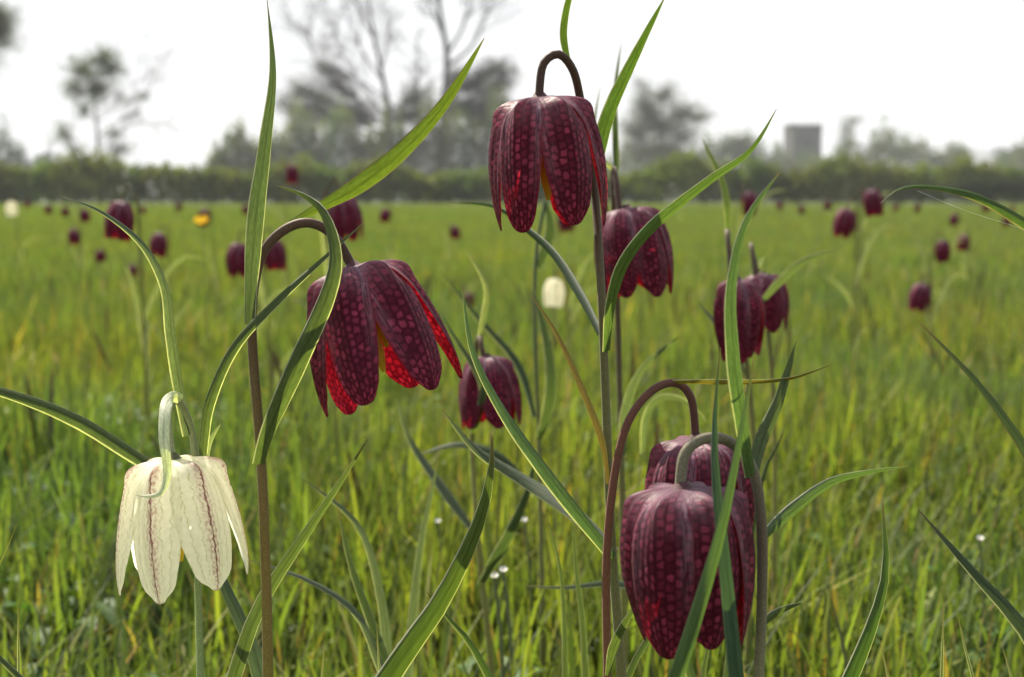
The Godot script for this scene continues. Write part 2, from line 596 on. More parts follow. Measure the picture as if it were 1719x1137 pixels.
func tilted_plant() -> void:
	var d := 0.36
	var path := grounded([[450, 1137, d], [446, 960, d], [438, 770, d], [424, 590, d], [424, 500, d], [440, 428, d], [474, 388, d], [518, 374, d], [560, 396, d + 0.002], [590, 446, d + 0.004]], 0.004)
	var t := plant_at(path[0], "fritillary whose tilted dark bell opens to show red inside, left of centre")
	stalk(t, path, 0.0019, 0.0014, [OLIVE, OLIVE, Color(0.22, 0.19, 0.045), Color(0.22, 0.16, 0.05), Color(0.15, 0.10, 0.055), Color(0.08, 0.045, 0.045)])
	bell(t, P(592, 448, d + 0.004), Vector3(0.30, -1, 0.12), 0.0395, -20, {"seed": 2, "flare": 0.16, "fat": 1.02, "slim": 0.87, "dome": 0.35})
	leaf(t, [[418, 545, d - 0.003], [421, 470, d - 0.004], [430, 360, d - 0.006], [446, 240, d - 0.004], [459, 120, d], [448, -4, d + 0.006]], 36, {"taper": 1.25, "tint": Color(0.125, 0.165, 0.095), "twist": -15, "twist_end": 45, "wide0": 0.5, "peak": 0.35})
	leaf(t, [[436, 780, d - 0.003], [452, 722, d - 0.008], [500, 610, d - 0.016], [548, 500, d - 0.02], [562, 430, d - 0.02], [544, 362, d - 0.016], [510, 330, d - 0.01], [466, 312, d - 0.004]], 31, {"tint": GREEN, "twist": 30, "twist_end": -45, "wide0": 0.7})
	leaf(t, [[488, 376, d + 0.004], [530, 352, d + 0.006], [600, 314, d + 0.008], [680, 250, d + 0.006], [750, 170, d + 0.002], [813, 64, d - 0.006]], 34, {"tint": Color(0.13, 0.175, 0.045), "twist": 20, "wide0": 0.3, "edge": Color(0.32, 0.24, 0.14)})
	leaf(t, [[392, 1145, d + 0.012], [436, 1020, d + 0.014], [505, 910, d + 0.012], [565, 820, d + 0.008], [617, 738, d + 0.002]], 33, {"ground": true, "dx": 0.02, "tint": GREEN, "twist": 20, "wide0": 0.75})


func tall_plant() -> void:
	var d := 0.385
	var path := grounded([[1044, 1137, d + 0.01], [1026, 900, d + 0.008], [1018, 700, d + 0.006], [1010, 500, d + 0.004], [1000, 340, d + 0.016], [990, 250, d + 0.018], [975, 170, d + 0.012], [962, 118, d + 0.004], [938, 91, d], [912, 108, d - 0.001], [905, 160, d - 0.001]], 0.006)
	var t := plant_at(path[0], "tallest fritillary, its dark bell nodding against the sky")
	stalk(t, path, 0.0018, 0.0013, [Color(0.17, 0.18, 0.09), Color(0.17, 0.18, 0.09), Color(0.18, 0.18, 0.085), Color(0.17, 0.18, 0.08), Color(0.09, 0.06, 0.045), Color(0.07, 0.04, 0.035)])
	bell(t, P(906, 163, d), Vector3(0.09, -1, -0.02), 0.0392, -29, {"seed": 7, "flare": 0.06, "fat": 0.99, "slim": 0.86, "dome": 0.28})
	leaf(t, [[962, 120, d + 0.006], [952, 92, d + 0.006], [947, 50, d + 0.006], [958, -10, d + 0.004], [985, -90, d]], 14, {"tint": Color(0.11, 0.17, 0.04), "twist": 20, "wide0": 0.6})
	leaf(t, [[998, 330, d + 0.016], [1006, 262, d + 0.018], [1024, 190, d + 0.018], [1062, 105, d + 0.016], [1118, -8, d + 0.01]], 27, {"tint": Color(0.10, 0.16, 0.045), "twist": 25, "wide0": 0.4})
	leaf(t, [[1020, 590, d + 0.002], [1026, 520, d - 0.006], [1048, 445, d - 0.016], [1100, 378, d - 0.022], [1190, 305, d - 0.026], [1260, 254, d - 0.028], [1304, 183, d - 0.028]], 21, {"tint": Color(0.12, 0.18, 0.07), "twist": 40, "twist_end": 25, "wide0": 0.65, "tip": Color(0.2, 0.2, 0.08)})
	leaf(t, [[1006, 560, d + 0.006], [975, 500, d + 0.03], [930, 430, d + 0.06], [886, 388, d + 0.08], [830, 348, d + 0.10], [755, 341, d + 0.11]], 15, {"tint": Color(0.045, 0.075, 0.045), "edge": Color(0.1, 0.14, 0.09), "twist": -35, "wide0": 0.7})
	leaf(t, [[1022, 812, d + 0.004], [1012, 740, d], [982, 660, d - 0.004], [935, 560, d - 0.006], [888, 491, d - 0.008]], 13, {"tint": BROWN, "twist": 40, "edge": Color(0.3, 0.2, 0.12)})
	leaf(t, [[1030, 935, d + 0.006], [985, 880, d - 0.002], [915, 790, d - 0.012], [845, 690, d - 0.016], [795, 590, d - 0.018], [776, 478, d - 0.016]], 27, {"tint": Color(0.10, 0.16, 0.10), "twist": 25, "twist_end": 45, "wide0": 0.7})
	leaf(t, [[1030, 925, d + 0.014], [965, 860, d + 0.03], [880, 805, d + 0.045], [800, 755, d + 0.05], [742, 688, d + 0.05]], 26, {"tint": GREY, "twist": 30, "wide0": 0.7})


func hidden_twin_plant() -> void:
	var d := 0.362
	var path := grounded([[1020, 1137, d], [1018, 950, d], [1030, 810, d], [1052, 715, d], [1090, 660, d + 0.002], [1132, 643, d + 0.004], [1160, 668, d + 0.006], [1168, 735, d + 0.008]], -0.002)
	var t := plant_at(path[0], "fritillary on a reddish brown arching stem, bell half hidden behind another")
	stalk(t, path, 0.0016, 0.0012, [Color(0.24, 0.17, 0.08), Color(0.24, 0.15, 0.07), Color(0.24, 0.12, 0.065), Color(0.18, 0.075, 0.05), Color(0.10, 0.045, 0.045)])
	bell(t, P(1169, 737, d + 0.008), Vector3(0.05, -1, 0.0), 0.038, -34, {"seed": 5, "flare": -0.02, "fat": 0.95, "dome": 0.3})
	leaf(t, [[1124, 643, d + 0.004], [1180, 643, d - 0.002], [1260, 643, d - 0.01], [1330, 636, d - 0.016], [1400, 611, d - 0.022]], 9, {"tint": Color(0.22, 0.17, 0.05), "twist": 55, "wide0": 0.7})
	leaf(t, [[1021, 1135, d - 0.002], [1036, 1075, d - 0.008], [1075, 1005, d - 0.014]], 18, {"tint": GREEN, "twist": 30, "wide0": 0.5})


func near_plant() -> void:
	var d := 0.315
	var path := grounded([[1274, 1137, d + 0.01], [1280, 980, d + 0.012], [1277, 860, d + 0.012], [1262, 785, d + 0.010], [1225, 742, d + 0.006], [1182, 737, d + 0.002], [1150, 762, d], [1142, 818, d]], 0.003)
	var t := plant_at(path[0], "nearest fritillary, its large dark bell crossed by two green leaves")
	stalk(t, path, 0.0018, 0.0014, [Color(0.28, 0.27, 0.14), Color(0.28, 0.27, 0.14), Color(0.25, 0.26, 0.14), Color(0.21, 0.22, 0.13), Color(0.13, 0.10, 0.08), Color(0.18, 0.17, 0.13)])
	bell(t, P(1146, 818, d), Vector3(0.05, -1, 0.03), 0.0400, -25, {"seed": 3, "flare": -0.03, "fat": 0.95, "slim": 1.02, "dome": 0.12})
	leaf(t, [[1262, 800, d + 0.008], [1246, 700, d - 0.004], [1232, 590, d - 0.010], [1230, 480, d - 0.012], [1254, 372, d - 0.010], [1309, 289, d - 0.004]], 26, {"tint": Color(0.115, 0.18, 0.085), "twist": 30, "wide0": 0.8, "tip": Color(0.3, 0.2, 0.12)})
	leaf(t, [[1266, 800, d + 0.012], [1280, 740, d + 0.022], [1310, 670, d + 0.03], [1338, 570, d + 0.036]], 25, {"tint": GREEN, "twist": 25, "wide0": 0.6, "edge": Color(0.2, 0.24, 0.12)})
	leaf(t, [[1280, 905, d + 0.014], [1320, 868, d + 0.03], [1390, 815, d + 0.045], [1450, 796, d + 0.05], [1526, 783, d + 0.05]], 21, {"tint": Color(0.12, 0.18, 0.09), "twist": 40, "wide0": 0.6, "tip": Color(0.25, 0.2, 0.14)})
	leaf(t, [[1122, 1190, d - 0.03], [1160, 1075, d - 0.032], [1210, 905, d - 0.03], [1240, 760, d - 0.026], [1268, 594, d - 0.02]], 40, {"ground": true, "tint": Color(0.115, 0.18, 0.085), "twist": 30, "twist_end": 40, "wide0": 0.85, "edge": Color(0.2, 0.26, 0.14)})
	leaf(t, [[1245, 1190, d - 0.022], [1234, 1080, d - 0.024], [1218, 930, d - 0.022], [1203, 790, d - 0.014], [1202, 690, d - 0.006], [1210, 584, d]], 38, {"ground": true, "tint": Color(0.08, 0.14, 0.09), "twist": 25, "twist_end": 40, "wide0": 0.9, "edge": Color(0.18, 0.24, 0.16)})
	leaf(t, [[1276, 1052, d + 0.014], [1310, 1028, d + 0.02], [1350, 1012, d + 0.024]], 14, {"tint": GREEN, "twist": 45})


func middle_plants() -> void:
	# right of the tall one, a little behind it
	var d := 0.55
	var path := grounded([[1046, 900, d + 0.03], [1040, 640, d + 0.03], [1034, 430, d + 0.028], [1030, 320, d + 0.02], [1030, 284, d + 0.010], [1034, 300, d + 0.002], [1040, 350, d]])
	var t := plant_at(path[0], "slightly blurred dark fritillary bell just right of the tallest stem")
	stalk(t, path, 0.0018, 0.0013, [OLIVE, OLIVE, Color(0.10, 0.08, 0.05), Color(0.09, 0.05, 0.05)])
	bell(t, P(1052, 349, d), Vector3(0.14, -1, 0.02), 0.0385, -22, {"seed": 9, "flare": 0.03, "fat": 0.98, "dome": 0.5})
	leaf(t, [[1034, 330, d + 0.018], [1035, 270, d + 0.02], [1033, 160, d + 0.02], [1043, 72, d + 0.02]], 12, {"tint": DARK, "twist": 20})
	leaf(t, [[1034, 420, d + 0.02], [1008, 300, d + 0.03], [998, 220, d + 0.03], [1008, 144, d + 0.03]], 11, {"tint": GREEN, "twist": 20})
	leaf(t, [[1032, 286, d + 0.01], [1020, 274, d], [1006, 270, d - 0.01]], 10, {"tint": Color(0.3, 0.32, 0.26), "twist": 30})
	leaf(t, [[1046, 770, d + 0.03], [1052, 690, d + 0.02], [1080, 620, d + 0.01], [1142, 564, d]], 18, {"tint": GREY, "twist": 30})
	leaf(t, [[1080, 760, d + 0.05], [1088, 700, d + 0.03], [1110, 670, d + 0.02], [1150, 676, d + 0.02], [1190, 712, d + 0.03]], 14, {"tint": GREY, "twist": 50})

	# the one between the tilted bell and the tall stem
	d = 0.60
	path = grounded([[818, 1050, d], [800, 880, d], [792, 720, d + 0.012], [797, 620, d + 0.014], [801, 575, d + 0.010], [806, 566, d + 0.004], [808, 580, d], [812, 600, d]])
	t = plant_at(path[0], "blurred wine red fritillary bell below and right of the tilted one")
	stalk(t, path, 0.0017, 0.0012, [OLIVE, OLIVE, OLIVE, Color(0.10, 0.06, 0.05)])
	bell(t, P(818, 598, d), Vector3(0.03, -1, 0.05), 0.0335, -40, {"seed": 12, "flare": 0.07, "fat": 0.96, "dome": 0.7})
	leaf(t, [[803, 572, d + 0.008], [812, 540, d], [817, 480, d - 0.01], [780, 414, d - 0.02]], 11, {"tint": Color(0.2, 0.22, 0.15), "twist": 45})
	leaf(t, [[792, 730, d + 0.01], [806, 690, d - 0.01], [808, 640, d - 0.015], [760, 560, d - 0.005], [735, 520, d]], 14, {"tint": GREEN, "twist": 20})
	leaf(t, [[806, 985, d], [850, 910, d - 0.02], [885, 830, d - 0.03], [900, 760, d - 0.03]], 22, {"tint": DARK, "twist": 25})
	leaf(t, [[802, 900, d], [745, 820, d + 0.01], [690, 740, d + 0.02], [665, 668, d + 0.02]], 17, {"tint": GREY, "twist": 35})
	leaf(t, [[900, 830, d + 0.05], [840, 765, d + 0.04], [770, 745, d + 0.04], [700, 765, d + 0.04]], 16, {"tint": DARK, "twist": 50})

	# a flowerless shoot behind
	d = 0.68
	path = grounded([[910, 1000, d], [905, 750, d], [898, 560, d], [900, 430, d], [915, 340, d]])
	t = thing("leafy_shoot", "blurred flowerless green shoot left of the tallest stem", "plant", Vector3(path[0].x, 0, path[0].z))
	stalk(t, path, 0.0018, 0.001, [OLIVE, DARK])
	leaf(t, [[905, 740, d], [925, 670, d - 0.02], [922, 590, d - 0.02], [895, 480, d - 0.01]], 22, {"tint": DARK, "twist": 25})
	leaf(t, [[898, 700, d], [870, 610, d + 0.02], [800, 530, d + 0.03], [735, 450, d + 0.03]], 13, {"tint": DARK, "twist": 35})
	leaf(t, [[905, 450, d], [925, 390, d], [915, 330, d]], 22, {"tint": DARK, "twist": 25})

	# the pair to the right
	d = 0.60
	path = grounded([[1260, 1000, d + 0.03], [1268, 800, d + 0.03], [1255, 620, d + 0.03], [1232, 470, d + 0.022], [1222, 400, d + 0.012], [1221, 390, d + 0.004], [1224, 420, d], [1228, 478, d]])
	t = plant_at(path[0], "blurred narrow fritillary bell, the nearer of a close pair")
	stalk(t, path, 0.0018, 0.0013, [OLIVE, OLIVE, Color(0.10, 0.07, 0.06)])
	bell(t, P(1238, 470, d), Vector3(0.05, -1, -0.02), 0.037, -5, {"seed": 6, "flare": -0.06, "fat": 0.80, "dome": 0.7})
	leaf(t, [[1222, 392, d + 0.01], [1222, 350, d], [1212, 300, d], [1176, 228, d]], 13, {"tint": GREEN, "twist": 25})
	leaf(t, [[1258, 640, d + 0.03], [1215, 560, d + 0.04], [1170, 505, d + 0.05]], 13, {"tint": GREY, "twist": 30})
	d = 0.70
	path = grounded([[1300, 1000, d + 0.03], [1300, 700, d + 0.03], [1285, 520, d + 0.025], [1264, 425, d + 0.012], [1261, 412, d + 0.004], [1264, 430, d], [1268, 465, d]])
	t = plant_at(path[0], "blurred fritillary bell, the farther of a close pair")
	stalk(t, path, 0.0018, 0.0013, [OLIVE, OLIVE, Color(0.10, 0.07, 0.06)])
	bell(t, P(1280, 460, d), Vector3(0.06, -1, 0.0), 0.031, -35, {"seed": 8, "flare": 0.0, "fat": 1.0, "dome": 0.7})
	leaf(t, [[1278, 510, d - 0.01], [1310, 475, d - 0.03], [1350, 440, d - 0.05], [1414, 416, d - 0.07]], 16, {"tint": GREY, "twist": 35})
	leaf(t, [[1262, 470, d + 0.02], [1272, 450, d + 0.02], [1284, 430, d + 0.02]], 13, {"tint": Color(0.3, 0.33, 0.26), "twist": 30})


func loose_leaves() -> void:
	var d := 0.35
	var one := func(called: String, label: String, list: Array, w: float, o: Dictionary) -> void:
		var p := P(list[0][0], list[0][1], list[0][2])
		var t := thing(called, label, "leaf", Vector3(p.x, 0, p.z))
		o.ground = true
		leaf(t, list, w, o)
	one.call("broad_leaf", "broad sharp green leaf curving up at the bottom centre", [[640, 1160, d], [690, 1085, d], [745, 1005, d], [800, 890, d], [824, 800, d], [826, 726, d]], 46, {"tint": Color(0.11, 0.155, 0.045), "twist": 15, "wide0": 0.95, "peak": 0.2, "taper": 5.0, "tip": Color(0.3, 0.2, 0.12)})
	one.call("broad_leaf", "single leaf rising to a point at the lower right edge of the meadow view", [[1425, 1150, 0.36], [1462, 1060, 0.36], [1488, 960, 0.365], [1482, 842, 0.37]], 38, {"tint": Color(0.10, 0.165, 0.05), "twist": 20, "wide0": 0.9, "tip": Color(0.22, 0.14, 0.08)})
	one.call("broad_leaf", "dark leaf leaning in from the right edge, lowest of three there", [[1790, 1170, 0.34], [1719, 1052, 0.345], [1640, 965, 0.35], [1542, 856, 0.36]], 46, {"tint": DARK, "twist": 30, "dx": 0.02, "wide0": 0.95})
	one.call("broad_leaf", "slim dark leaf leaning in from the right edge, middle of three there", [[1830, 930, 0.35], [1719, 748, 0.35], [1640, 640, 0.355], [1541, 539, 0.36]], 36, {"tint": DARK, "twist": 30, "dx": 0.03, "wide0": 0.95, "edge": Color(0.25, 0.18, 0.12), "tip": Color(0.25, 0.15, 0.1)})
	one.call("broad_leaf", "dark green leaf crossing a greyer one low between olive stem and broad leaf", [[665, 1160, 0.47], [630, 1060, 0.47], [590, 950, 0.47], [566, 850, 0.47]], 24, {"tint": DARK, "twist": 25})
	one.call("narrow_leaf", "long dark leaf arching from bottom centre up to the left", [[655, 1130, 0.50], [640, 1000, 0.50], [600, 880, 0.50], [500, 800, 0.50]], 20, {"tint": GREY, "twist": 30})
	one.call("narrow_leaf", "low leaf lying across the grass right of the white flower", [[640, 1120, 0.46], [600, 1030, 0.46], [520, 975, 0.46], [416, 940, 0.46]], 18, {"tint": GREY, "twist": 40})
	one.call("narrow_leaf", "upright bluish leaf in the grass right of the olive stem", [[690, 1080, 0.55], [705, 930, 0.55], [720, 850, 0.55], [737, 766, 0.55]], 19, {"tint": GREY, "twist": 20})
	one.call("narrow_leaf", "slanting leaf with a dark tip behind the broad bottom leaf", [[835, 1160, 0.42], [790, 1080, 0.42], [750, 1035, 0.42], [716, 994, 0.42]], 24, {"tint": Color(0.11, 0.17, 0.05), "twist": 30, "tip": Color(0.05, 0.03, 0.02)})
	one.call("narrow_leaf", "blurred leaf lying level behind the brown stem", [[1120, 1040, 0.52], [1085, 990, 0.50], [1020, 978, 0.48], [950, 986, 0.47], [880, 984, 0.47]], 20, {"tint": DARK, "twist": 50})
	one.call("narrow_leaf", "thin upright leaf in the grass close left of the brown stem", [[985, 1150, 0.45], [978, 1040, 0.45], [966, 940, 0.45], [963, 850, 0.45]], 16, {"tint": GREEN, "twist": 20})
	one.call("narrow_leaf", "thin leaf fanning left of the brown stem base", [[950, 1160, 0.45], [948, 1040, 0.45], [940, 950, 0.45], [915, 855, 0.45]], 14, {"tint": GREEN, "twist": 25})
	one.call("narrow_leaf", "green leaf between the brown stem and the nearest bell", [[1050, 1150, 0.40], [1075, 1095, 0.40], [1110, 1040, 0.40], [1150, 960, 0.41]], 20, {"tint": DARK, "twist": 25})
	one.call("narrow_leaf", "bright leaf tip rising under the nearest bell", [[1175, 1180, 0.40], [1185, 1110, 0.40], [1196, 1060, 0.40], [1215, 1000, 0.40]], 16, {"tint": GREEN, "twist": 20})
	one.call("narrow_leaf", "leaf tip at the bottom left corner", [[60, 1165, 0.36], [20, 1125, 0.36], [-15, 1090, 0.36], [-40, 1040, 0.37]], 26, {"tint": GREEN, "twist": 20})
	one.call("narrow_leaf", "slim leaf tip reaching up at the left edge", [[-40, 1060, 0.37], [-10, 970, 0.37], [12, 920, 0.37], [29, 878, 0.37]], 10, {"tint": OLIVE, "twist": 30})
	one.call("narrow_leaf", "green leaf behind the right-hand stem, leaning right", [[1270, 860, 0.50], [1285, 790, 0.50], [1310, 740, 0.50], [1328, 690, 0.5]], 14, {"tint": DARK, "twist": 30})
	# sharp grass tips along the bottom of the view
	var tips := [[385, 1078, 16, "dark spiky grass tip right of the olive stem"], [632, 1046, 8, "thin brown grass tip left of the broad bottom leaf"], [1585, 1005, -4, "pale grass spike at the lower right"], [1606, 1022, 34, "slanting grass spike beside the pale one at lower right"], [1476, 1070, 22, "dark folded grass tip below the single right leaf"], [1520, 1098, 2, "short grass tip at the bottom right"], [545, 1075, -6, "grass tip near the bottom, right of the olive stem"], [30, 1010, 2, "thin dark straw near the left edge"], [1680, 1075, 26, "dark grass tip low at the right edge"], [120, 1122, -60, "pinkish straw end at the bottom left"]]
	for q in tips:
		var dd := 0.40
		one.call("grass_spike", q[3], [[q[0] + q[2], 1160, dd], [q[0] + q[2] * 0.45, lerpf(q[1], 1160, 0.5), dd], [q[0], q[1], dd]], 12, {"tint": Color(0.11, 0.14, 0.06), "twist": 30, "wide0": 0.9, "coarse": true, "steps": 14})
	# the leaf that arches in at the upper right, on a stem just outside the view
	var path := grounded([[1850, 1137, 0.36], [1845, 800, 0.36], [1838, 560, 0.36], [1836, 470, 0.36], [1850, 330, 0.37]])
	var t := thing("leafy_shoot", "leafy shoot whose arching leaf enters at the upper right edge", "plant", Vector3(path[0].x, 0, path[0].z))
	stalk(t, path, 0.0018, 0.001, [OLIVE, OLIVE, BROWN])
	leaf(t, [[1836, 480, 0.36], [1790, 425, 0.352], [1719, 372, 0.346], [1640, 329, 0.342], [1560, 313, 0.34], [1510, 317, 0.34], [1478, 342, 0.34]], 23, {"tint": Color(0.10, 0.16, 0.05), "twist": 35, "twist_end": 55, "wide0": 0.9, "edge": Color(0.34, 0.26, 0.18)})
	var silk := part(self, "spider_thread", tube(px([[1540, 320, 0.339], [1625, 355, 0.341], [1725, 388, 0.346], [1792, 424, 0.351]]), [0.00003], 4, 20), M.silk)
	tag(silk, "thin spider thread strung under the arching leaf at upper right", "spider thread")


# ------------------------------------------------------------------ the meadow's other flowers
func field_plant(x: float, y: float, tall: float, label: String, o := {}) -> void:
	var L: float = o.get("L", 0.037)
	var d := L * F / tall
	var top := P(x, y - tall * 0.5, d)
	if top.y < 0.07:
		d = d * (H - 0.07) / (H - top.y)
		top = P(x, y - tall * 0.5, d)
		L = tall * d / F
	var r_ := RandomNumberGenerator.new()
	r_.seed = int(x * 31 + y)
	var side := 1.0 if r_.randf() < 0.5 else -1.0
	var g := Vector3(top.x + side * r_.randf_range(0.0, 0.03), 0, top.z - r_.randf_range(0.0, 0.03))
	var t := plant_at(g, label, "flower", o.get("group", ""))
	var s := Vector3(side, 0, 0)
	stalk(t, PackedVector3Array([g, g.lerp(top + s * 0.014, 0.5), top + s * 0.014 + Vector3(0, -0.01, -0.004), top + s * 0.011 + Vector3(0, 0.010, -0.002), top + s * 0.004 + Vector3(0, 0.015, 0), top]), 0.0018, 0.0013, [OLIVE, OLIVE, Color(0.10, 0.07, 0.05)], 22)
	var turns := [-28.0, -5.0, 14.0]
	var k := r_.randi() % 3
	bell(t, top, Vector3(-side * 0.08 + r_.randf_range(-0.1, 0.1), -1, 0.0), L, turns[k], {"far": true, "white": o.get("white", false), "seed": k + 1, "flare": [-0.02, -0.06, 0.0][k], "fat": 0.88, "dome": 1.0})
	for n in o.get("leaves", 3):
		var a := r_.randf() * TAU
		var f := r_.randf_range(0.25, 0.85)
		var q := g.lerp(top + s * 0.014, f)
		var out := Vector3(cos(a), 0, sin(a) * 0.6)
		var up := r_.randf_range(0.03, 0.09)
		var reach := r_.randf_range(0.03, 0.07)
		part(t, "leaf", blade(PackedVector3Array([q, q + out * reach * 0.3 + Vector3(0, up * 0.6, 0), q + out * reach * 0.7 + Vector3(0, up, 0), q + out * reach * 1.2 + Vector3(0, up * r_.randf_range(0.8, 1.3), 0)]), 0.0022, t.position, {"tint": GREY if n % 2 else GREEN, "steps": 12, "coarse": true, "seed": int(x) + n}), M.leaf)


func field_flowers() -> void:
	field_plant(205, 370, 64, "largest blurred fritillary at far left, behind the arching leaf tip")
	field_plant(573, 366, 74, "blurred fritillary behind the long leaf above the tilted bell")
	field_plant(399, 436, 56, "blurred fritillary just left of the upright leaf")
	field_plant(458, 427, 52, "blurred fritillary just right of the upright leaf")
	field_plant(1422, 374, 48, "blurred fritillary left of the upper right arching leaf")
	field_plant(1464, 340, 44, "blurred fritillary touching the arching leaf's tip")
	field_plant(1258, 342, 40, "blurred fritillary behind the curved leaf tips right of centre")
	field_plant(1548, 499, 46, "blurred fritillary above the slim leaf at right")
	field_plant(1583, 422, 38, "blurred fritillary below the arching leaf at right")
	field_plant(1620, 407, 26, "small round blurred fritillary beneath the arching leaf")
	field_plant(268, 411, 40, "blurred fritillary with pale grass below it, left")
	field_plant(343, 366, 30, "blurred fritillary behind the yellow buttercup")
	field_plant(932, 491, 46, "blurred white fritillary left of the tallest stem", {"white": true})
	field_plant(18, 350, 24, "small blurred white fritillary at the left edge", {"white": true})
	field_plant(490, 292, 30, "blurred fritillary held above the field against the hedge")
	field_plant(123, 397, 26, "small blurred fritillary on a leaning stem at far left")
	field_plant(140, 362, 22, "tiny fritillary left of the largest blurred one")
	field_plant(223, 455, 22, "tiny low fritillary under the arching leaf at left")
	field_plant(168, 430, 22, "tiny fritillary on the left below the largest blurred one")
	field_plant(648, 362, 24, "tiny blurred fritillary right of the long leaf's base")
	field_plant(763, 390, 22, "tiny blurred fritillary between tilted and tallest bells")
	field_plant(1602, 369, 20, "tiny fritillary under the spider thread")
	field_plant(785, 505, 28, "small dark fritillary behind the tip of a grey leaf")
	field_plant(950, 372, 36, "dark fritillary behind the tallest bell's petals")
	var spots := [[108, 356], [45, 342], [300, 348], [412, 352], [880, 352], [1310, 346], [1345, 352], [1390, 345], [1505, 348], [1540, 350], [1655, 348], [1700, 352], [240, 352], [80, 352], [1690, 372]]
	for i in spots.size():
		field_plant(spots[i][0], spots[i][1], 17 - (i * 5) % 7, "tiny far dark fritillary head speckling the far meadow", {"group": "far fritillaries speckling the meadow", "leaves": 1})


func petal_disc(r: float, n: int, cup: float) -> ArrayMesh:
	var st := SurfaceTool.new()
	st.begin(Mesh.PRIMITIVE_TRIANGLES)
	for k in n:
		var a := TAU * k / n
		var q := []
		for e in [[0.0, 0.15], [-0.45, 0.6], [-0.4, 0.95], [0.0, 1.05], [0.4, 0.95], [0.45, 0.6]]:
			var b: float = a + e[0] * TAU / n
			q.append(Vector3(cos(b) * r * e[1], cup * r * e[1] * e[1], sin(b) * r * e[1]))
		for i in range(1, 5):
			for p in [q[0], q[i], q[i + 1]]:
				st.add_vertex(p)
	st.generate_normals()
	return st.commit()


func small_flower(called: String, label: String, category: String, at: Vector3, r: float, n: int, mat: Material, group := "") -> void:
	var t := thing(called, label, category, Vector3(at.x, 0, at.z), group)
	stalk(t, PackedVector3Array([t.position, t.position.lerp(at, 0.6) + Vector3(0.004, 0, 0), at]), 0.0011, 0.0008, [GREEN, GREEN], 12)
	var b := Basis(Vector3.RIGHT, 0.5)
	part(t, "petals", petal_disc(r, n, 0.6), mat, Transform3D(b, at - t.position))
	var s := SphereMesh.new()
	s.radius = r * 0.25
	s.height = r * 0.4
	s.radial_segments = 10
	s.rings = 5
	part(t, "flower_centre", s, M.yellow, Transform3D(b, at - t.position + Vector3(0, r * 0.1, 0)))


func small_flowers() -> void:
	small_flower("buttercup", "bright yellow buttercup at left in front of a fritillary", "flower", P(338, 374, 1.9), 0.011, 5, M.buttercup)
	var w := [[845, 958, 0.60, "white petal flower low in the grass at bottom centre"], [830, 968, 0.60, "white small flower left of its twin at bottom centre"], [880, 874, 0.75, "white small flower right of the broad bottom leaf"], [735, 876, 0.8, "white small flower left of the broad leaf's tip"], [1645, 905, 0.7, "white flower in the grass near the right edge"]]
	for q in w:
		small_flower("stitchwort", q[3], "flower", P(q[0], q[1], q[2]), 0.0018, 5, M.daisy)


# ------------------------------------------------------------------ grass
func tuft(n: int, radius: float, low: float, high: float, wide: float, seed_: int, seg := 4) -> ArrayMesh:
	var r_ := RandomNumberGenerator.new()
	r_.seed = seed_
	var v := PackedVector3Array()
	var nr := PackedVector3Array()
	var col := PackedColorArray()
	var idx := PackedInt32Array()
	for b in n:
		var a := r_.randf() * TAU
		var rr := radius * sqrt(r_.randf())
		var root := Vector3(cos(a) * rr, -0.004, sin(a) * rr)
		var face := r_.randf() * TAU
		var side := Vector3(cos(face), 0, sin(face))
		var bend := Vector3(-sin(face), 0, cos(face)) * (1.0 if r_.randf() < 0.5 else -1.0)
		var h := lerpf(low, high, pow(r_.randf(), 1.3))
		var lean := r_.randf_range(0.02, 0.42) * h
		if r_.randf() < 0.12:
			lean = h * r_.randf_range(0.6, 0.95)
		var w := wide * r_.randf_range(0.55, 1.25)
		var tint := Color(0.140, 0.198, 0.064)
		var q := r_.randf()
		if q < 0.30:
			tint = Color(0.205, 0.250, 0.062)
		elif q < 0.48:
			tint = Color(0.08, 0.12, 0.045)
		elif q < 0.56:
			tint = Color(0.115, 0.15, 0.075)
		elif q < 0.63:
			tint = Color(0.30, 0.23, 0.10)
		var k := r_.randf_range(0.8, 1.2)
		tint = Color(tint.r * k, tint.g * k, tint.b * k)
		var start := v.size()
		for i in seg + 1:
			var f := float(i) / seg
			var c := root + Vector3(0, h * (f - 0.12 * f * f * lean / h), 0) + bend * lean * f * f
			var tang := (Vector3(0, h, 0) + bend * lean * 2.0 * f).normalized()
			var nn := side.cross(tang)
			var ww := w * 0.5 * (1.0 - pow(f, 2.2)) + 0.00006
			v.append(c - side * ww)
			v.append(c + side * ww)
			nr.append((nn - side * 0.35).normalized())
			nr.append((nn + side * 0.35).normalized())
			var cc := tint.lerp(Color(tint.r * 1.15, tint.g * 0.95, tint.b), f * f)
			col.append(cc)
			col.append(cc)
		for i in seg:
			var p := start + i * 2
			# front face agrees with the normals above
			idx.append_array(PackedInt32Array([p, p + 2, p + 1, p + 1, p + 2, p + 3]))
	# make winding agree with the normals
	for t in range(0, idx.size(), 3):
		var fn := (v[idx[t + 2]] - v[idx[t]]).cross(v[idx[t + 1]] - v[idx[t]])
		if fn.dot(nr[idx[t]]) < 0.0:
			var s := idx[t + 1]
			idx[t + 1] = idx[t + 2]
			idx[t + 2] = s
	return commit(v, nr, idx, PackedVector2Array(), col)


